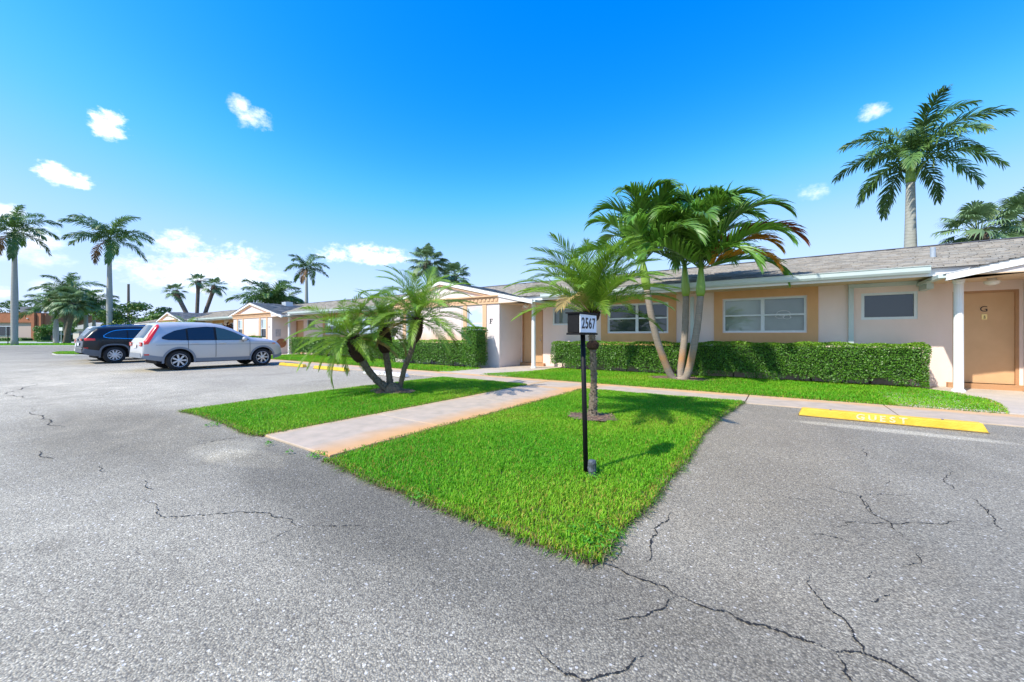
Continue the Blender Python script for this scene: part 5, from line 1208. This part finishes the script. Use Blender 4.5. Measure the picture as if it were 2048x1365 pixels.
# ------------------------------------------------------------------ broadleaf trees and shrubs in the background
def broadleaf(name, label, base, h, rx, rz, nl, size, tint=(1, 1, 1), cat='tree', group=None, trunk=True, clumps=26):
    o = empty(name, base, 0, label, cat, group); zc = h-rz
    if trunk:
        t = MB().tube([(0, 0, -.1), (.05, .03, h*.25), (0, .1, zc)], [.16, .12, .07], 8).build('trunk', BARK, o)
        for k in range(6):
            a = k*1.05; MB().tube([(0.03, .05, h*.28), (rx*.35*math.cos(a), rx*.35*math.sin(a), zc), (rx*.7*math.cos(a), rx*.7*math.sin(a), zc+rz*.35)], [.06, .045, .02], 6).build('limb', BARK, o)
    Ps, Ns, Cs = [], [], []
    for k in range(clumps):
        a = rnd.uniform(0, 6.28); u = rnd.uniform(-.75, 1); q = math.sqrt(max(0, 1-u*u))*rnd.uniform(.65, 1.0); c = np.array((rx*q*math.cos(a), rx*q*math.sin(a), zc+rz*u*rnd.uniform(.7, 1.02)))
        n = nl//clumps; d = rng.normal(0, 1, (n, 3)); d /= np.linalg.norm(d, axis=1)[:, None]; rr = rng.uniform(.35, 1, n)[:, None]**.6
        Ps.append(c+d*rr*np.array((rx*.34, rx*.34, rz*.30))*rnd.uniform(.7, 1.15)); Ns.append(d+np.array((0, 0, .5))); Cs.append(np.tile(np.array(tint)*rnd.uniform(.75, 1.25), (n, 1))*rng.uniform(.7, 1.3, (n, 1)))
    P = np.concatenate(Ps); P[:, 2] = np.maximum(P[:, 2], .05); V, F = leaf_cloud(P, np.concatenate(Ns), size, .8)
    me = npmesh('crown', V, F, np.repeat(np.concatenate(Cs), 4, 0)); me.materials.append(TREEL); f = link('crown', me, parent=o); f['kind'] = 'stuff'
q = atd(282, 672, 52); broadleaf('leafy_tree', 'spreading olive-green tree behind the parked cars', (q.x, q.y, 0), 5.6, 3.6, 2.1, 5200, .17, (1.25, 1.05, .9))
q = atd(318, 672, 50); broadleaf('leafy_tree', 'lower green tree left of the distant gable', (q.x, q.y, 0), 4.2, 2.0, 1.5, 2600, .16, (1.0, 1.0, 1.0))
q = atd(735, 672, 60); broadleaf('leafy_tree', 'small dark tree top over the roof left of gable F', (q.x, q.y, 0), 7.2, 1.9, 1.5, 1800, .16, (.75, .85, .8))
q = atd(690, 672, 62); broadleaf('leafy_tree', 'low tree top peeping over the roof ridge left of gable F', (q.x, q.y, 0), 6.0, 2.2, 1.2, 1500, .16, (.9, .95, .8))
q = atd(118, 672, 76); broadleaf('round_shrub', 'large rounded green shrub beside the far signpost', (q.x, q.y, 0), 3.6, 3.1, 2.4, 3600, .17, (.8, .95, .8), 'shrub', None, False)
q = atd(20, 672, 110); broadleaf('leafy_tree', 'tree top behind the flat roof of the brick building', (q.x, q.y, 0), 11, 5, 2.4, 1500, .3, (.7, .8, .7))
for i, (x, d, h, w) in enumerate(((88, 150, 8, 7), (155, 130, 7, 6), (185, 120, 6.5, 7), (215, 110, 6, 6), (245, 120, 7.2, 6), (-60, 150, 10, 9), (60, 170, 7, 9), (330, 90, 6, 6))):
    q = atd(x, 672, d); broadleaf('distant_tree', 'distant hazy tree on the horizon, %s from the left' % ('first second third fourth fifth sixth seventh eighth'.split()[sorted((88, 155, 185, 215, 245, -60, 60, 330)).index(x)]), (q.x, q.y, 0), h, w, h*.42, 1100, .34, (.75, .9, .85), 'tree', 'trees on the horizon', True, 14)

# ------------------------------------------------------------------ far left: road, islands, brick building, posts
def island(poly, z=.10, m=LAWNM):
    o = MB().prism(poly, -.05, z-.02, 'z').build('kerb', KERB); tag(o, kind='structure')
    cx = sum(p[0] for p in poly)/len(poly); cy = sum(p[1] for p in poly)/len(poly)
    MB().prism([(cx+(p[0]-cx)*.985, cy+(p[1]-cy)*.985) for p in poly], z-.019, z, 'z').build('verge', m).__setitem__('kind', 'structure')
def quadpx(x0, x1, y0, y1): return [gnd(x0, y0), gnd(x1, y0), gnd(x1, y1), gnd(x0, y1)]
island([gnd(x, y) for x, y in ((-400, 693), (155, 692.5), (300, 692.5), (300, 688), (70, 688.5), (-400, 688.5))])
MB().prism([gnd(x, y) for x, y in ((-500, 688), (420, 687.5), (420, 684.5), (-500, 684.5))], -.03, -.004, 'z').build('road', ROADF).__setitem__('kind', 'structure')
island([gnd(x, y) for x, y in ((-600, 684.3), (430, 684), (430, 679.8), (-600, 679.8))], .08)
ie = [gnd(x, y) for x, y in ((104, 709), (112, 711.2), (150, 711.5), (240, 711.0), (240, 706.5), (150, 706.3), (115, 707))]
island(ie, .09)
grass('grass', ie, 900, .07, .02, base=.09, label='small rounded grass island behind the black SUV')
gi = [gnd(x, y) for x, y in ((-60, 692.6), (155, 692.3), (155, 688.6), (-60, 688.6))]
grass('grass', gi, 45, .09, .06, base=.10, label='grass island under the left-hand royal palm')
def brick_building():
    p = atd(82, 672, 88); o = empty('brick_building', (p.x, p.y, 0), YAW*0, 'flat-roofed brick and beige building at the far left', 'building')
    o.rotation_euler = (0, 0, YAW)
    BR = mat('orange_brick', (.42, .155, .075), .9, var=.25, vscale=3, bump=.3); BG = mat('beige_render', (.52, .40, .34), .9, var=.08)
    MB().box(-30, -2.2, .5, 14, 0, 4.2).build('wall', BG, o); MB().box(-30, -1.6, .1, 14.2, 4.2, 6.35).build('parapet', BR, o); MB().box(-30.1, -1.5, .05, 14.3, 6.35, 6.47).build('coping', mat('coping_metal', (.30, .13, .07), .7), o)
    for a, b, y in ((-2.15, -1.45, -.1), (-1.3, -.4, .3), (-.35, 0, .9)): MB().box(a, b, y, y+1.6, 0, 6.3).build('brick_pier', BR, o)
    w = MB().box(-12, -6.6, .40, .52, 1.1, 3.4).build('window', ALU, o)
    for i in range(3): MB().box(-11.9+i*1.76, -10.3+i*1.76, .36, .41, 1.2, 3.3).build('pane', GLASSC, w)
    MB().box(-9.8, -7.2, 4, 6, 6.47, 8.1).build('roof_plant', mat('plant_grey', (.16, .18, .20), .7), o)
    MB().lathe([(.14, -.02), (.13, -.18), (.05, -.22)], 10, (-3.1, .1, 5.1), 'y').build('wall_lamp', OPAL, o)
brick_building()
def pole(name, label, x, yb, yt, d, r, m, cat, sign=None):
    p = atd(x, 672, d); zt_ = CAMZ-(yt-YH)*d/FPX; o = empty(name, (p.x, p.y, 0), YAW, label, cat)
    MB().tube([(0, 0, -.05), (0, 0, zt_*.6), (0, 0, zt_)], [r, r*.92, r*.8], 8).build('pole', m, o)
    if sign: sign(o, zt_)
WOOD = mat('weathered_wood', (.22, .17, .12), .95, var=.3, stretch=(1, 1, .1), vscale=8)
def lamp_head(o, z): MB().tube([(0, 0, z-.4), (-1.2, 0, z-.1), (-2.4, 0, z+.15)], [.05, .04, .04], 6).build('bracket', GUTTER, o); MB().lathe([(.05, .0), (.2, .05), (.16, .16), (.03, .2)], 10, (-2.6, 0, z+.1)).build('lamp_head', GUTTER, o)
pole('utility_pole', 'tall wooden pole standing left of the cabbage palm trio', 257, 640, 569, 62, .19, WOOD, 'pole', lambda o, z: MB().box(-.12, .12, -.12, .12, z, z+.06).build('cap', GUTTER, o))
pole('marker_post', 'thin black post at the far left edge in front of the royal palm', 16, 690, 655, 48, .045, BLACKM, 'post', lambda o, z: MB().lathe([(.06, z-.02), (.07, z+.03), (.02, z+.06)], 8).build('cap', BLACKM, o))
def plate(o, z): MB().box(-.24, .24, -.06, -.04, z-.42, z+.05).build('sign_plate', SIGNW, o); MB().box(-.24, .24, -.038, -.03, z-.44, z+.07).build('sign_back', GUTTER, o)
pole('traffic_sign', 'small pale traffic sign on a grey post in front of the round shrub', 122.5, 688, 656, 56, .05, GUTTER, 'sign', plate)
def carport():
    p = atd(72, 672, 96); o = empty('covered_walkway', (p.x, p.y, 0), YAW, 'white flat canopy on thin posts right of the brick building', 'canopy')
    MB().box(-1, 9, 0, 2.5, 2.55, 2.85).build('canopy', WHITE, o)
    for x in (.6, 3.0, 5.4, 8): MB().box(x-.09, x+.09, .1, .28, 0, 2.55).build('post', WHITE, o)
carport()
def far_house():
    p = atd(146, 672, 84); o = empty('far_house', (p.x, p.y, 0), YAW-.25, 'pale low house glimpsed between the left palm trunks', 'building')
    MB().box(0, 14, 0, 7, 0, 2.6).build('wall', mat('far_house_wall', (.60, .53, .47), .9), o)
    MB().prism([(-.5, 2.6), (14.5, 2.6), (14.5, 2.85), (7, 4.0), (-.5, 2.85)], -.6, 7.6, 'y').build('roof', mat('far_roof', (.42, .41, .40), .9), o)
    for x in (2, 6, 10): MB().box(x, x+1.6, -.06, .02, 1.0, 2.1).build('window', GLASSC, o)
far_house()
def hedge_far(label, x, d, w, h, dp=2.0):
    p = atd(x, 672, d); o = empty('hedge', (p.x, p.y, 0), YAW, label, 'hedge', 'low hedges beyond the road')
    n = int(w*h*90); P = np.stack([rng.uniform(0, w, n), rng.uniform(-.1, .25, n), rng.uniform(.02, h, n)], 1); n2 = int(w*dp*40); P2 = np.stack([rng.uniform(0, w, n2), rng.uniform(0, dp, n2), np.full(n2, h)], 1); Q = np.concatenate([P, P2]); V, F = leaf_cloud(Q, np.tile((0, -1, .6), (len(Q), 1)), .12)
    me = npmesh('foliage', V, F, np.repeat(np.tile((.8, .85, .8), (len(Q), 1))*rng.uniform(.6, 1.2, (len(Q), 1)), 4, 0)); me.materials.append(LEAF); f = link('foliage', me, parent=o); f['kind'] = 'stuff'
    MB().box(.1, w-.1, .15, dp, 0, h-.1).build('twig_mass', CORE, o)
hedge_far('dark square hedge at the corner of the brick building', 66, 84, 1.6, 1.7); hedge_far('long low hedge under the white canopy', 80, 92, 7, 1.4); hedge_far('low hedge along the foot of the brick building', -10, 86, 6, .7)
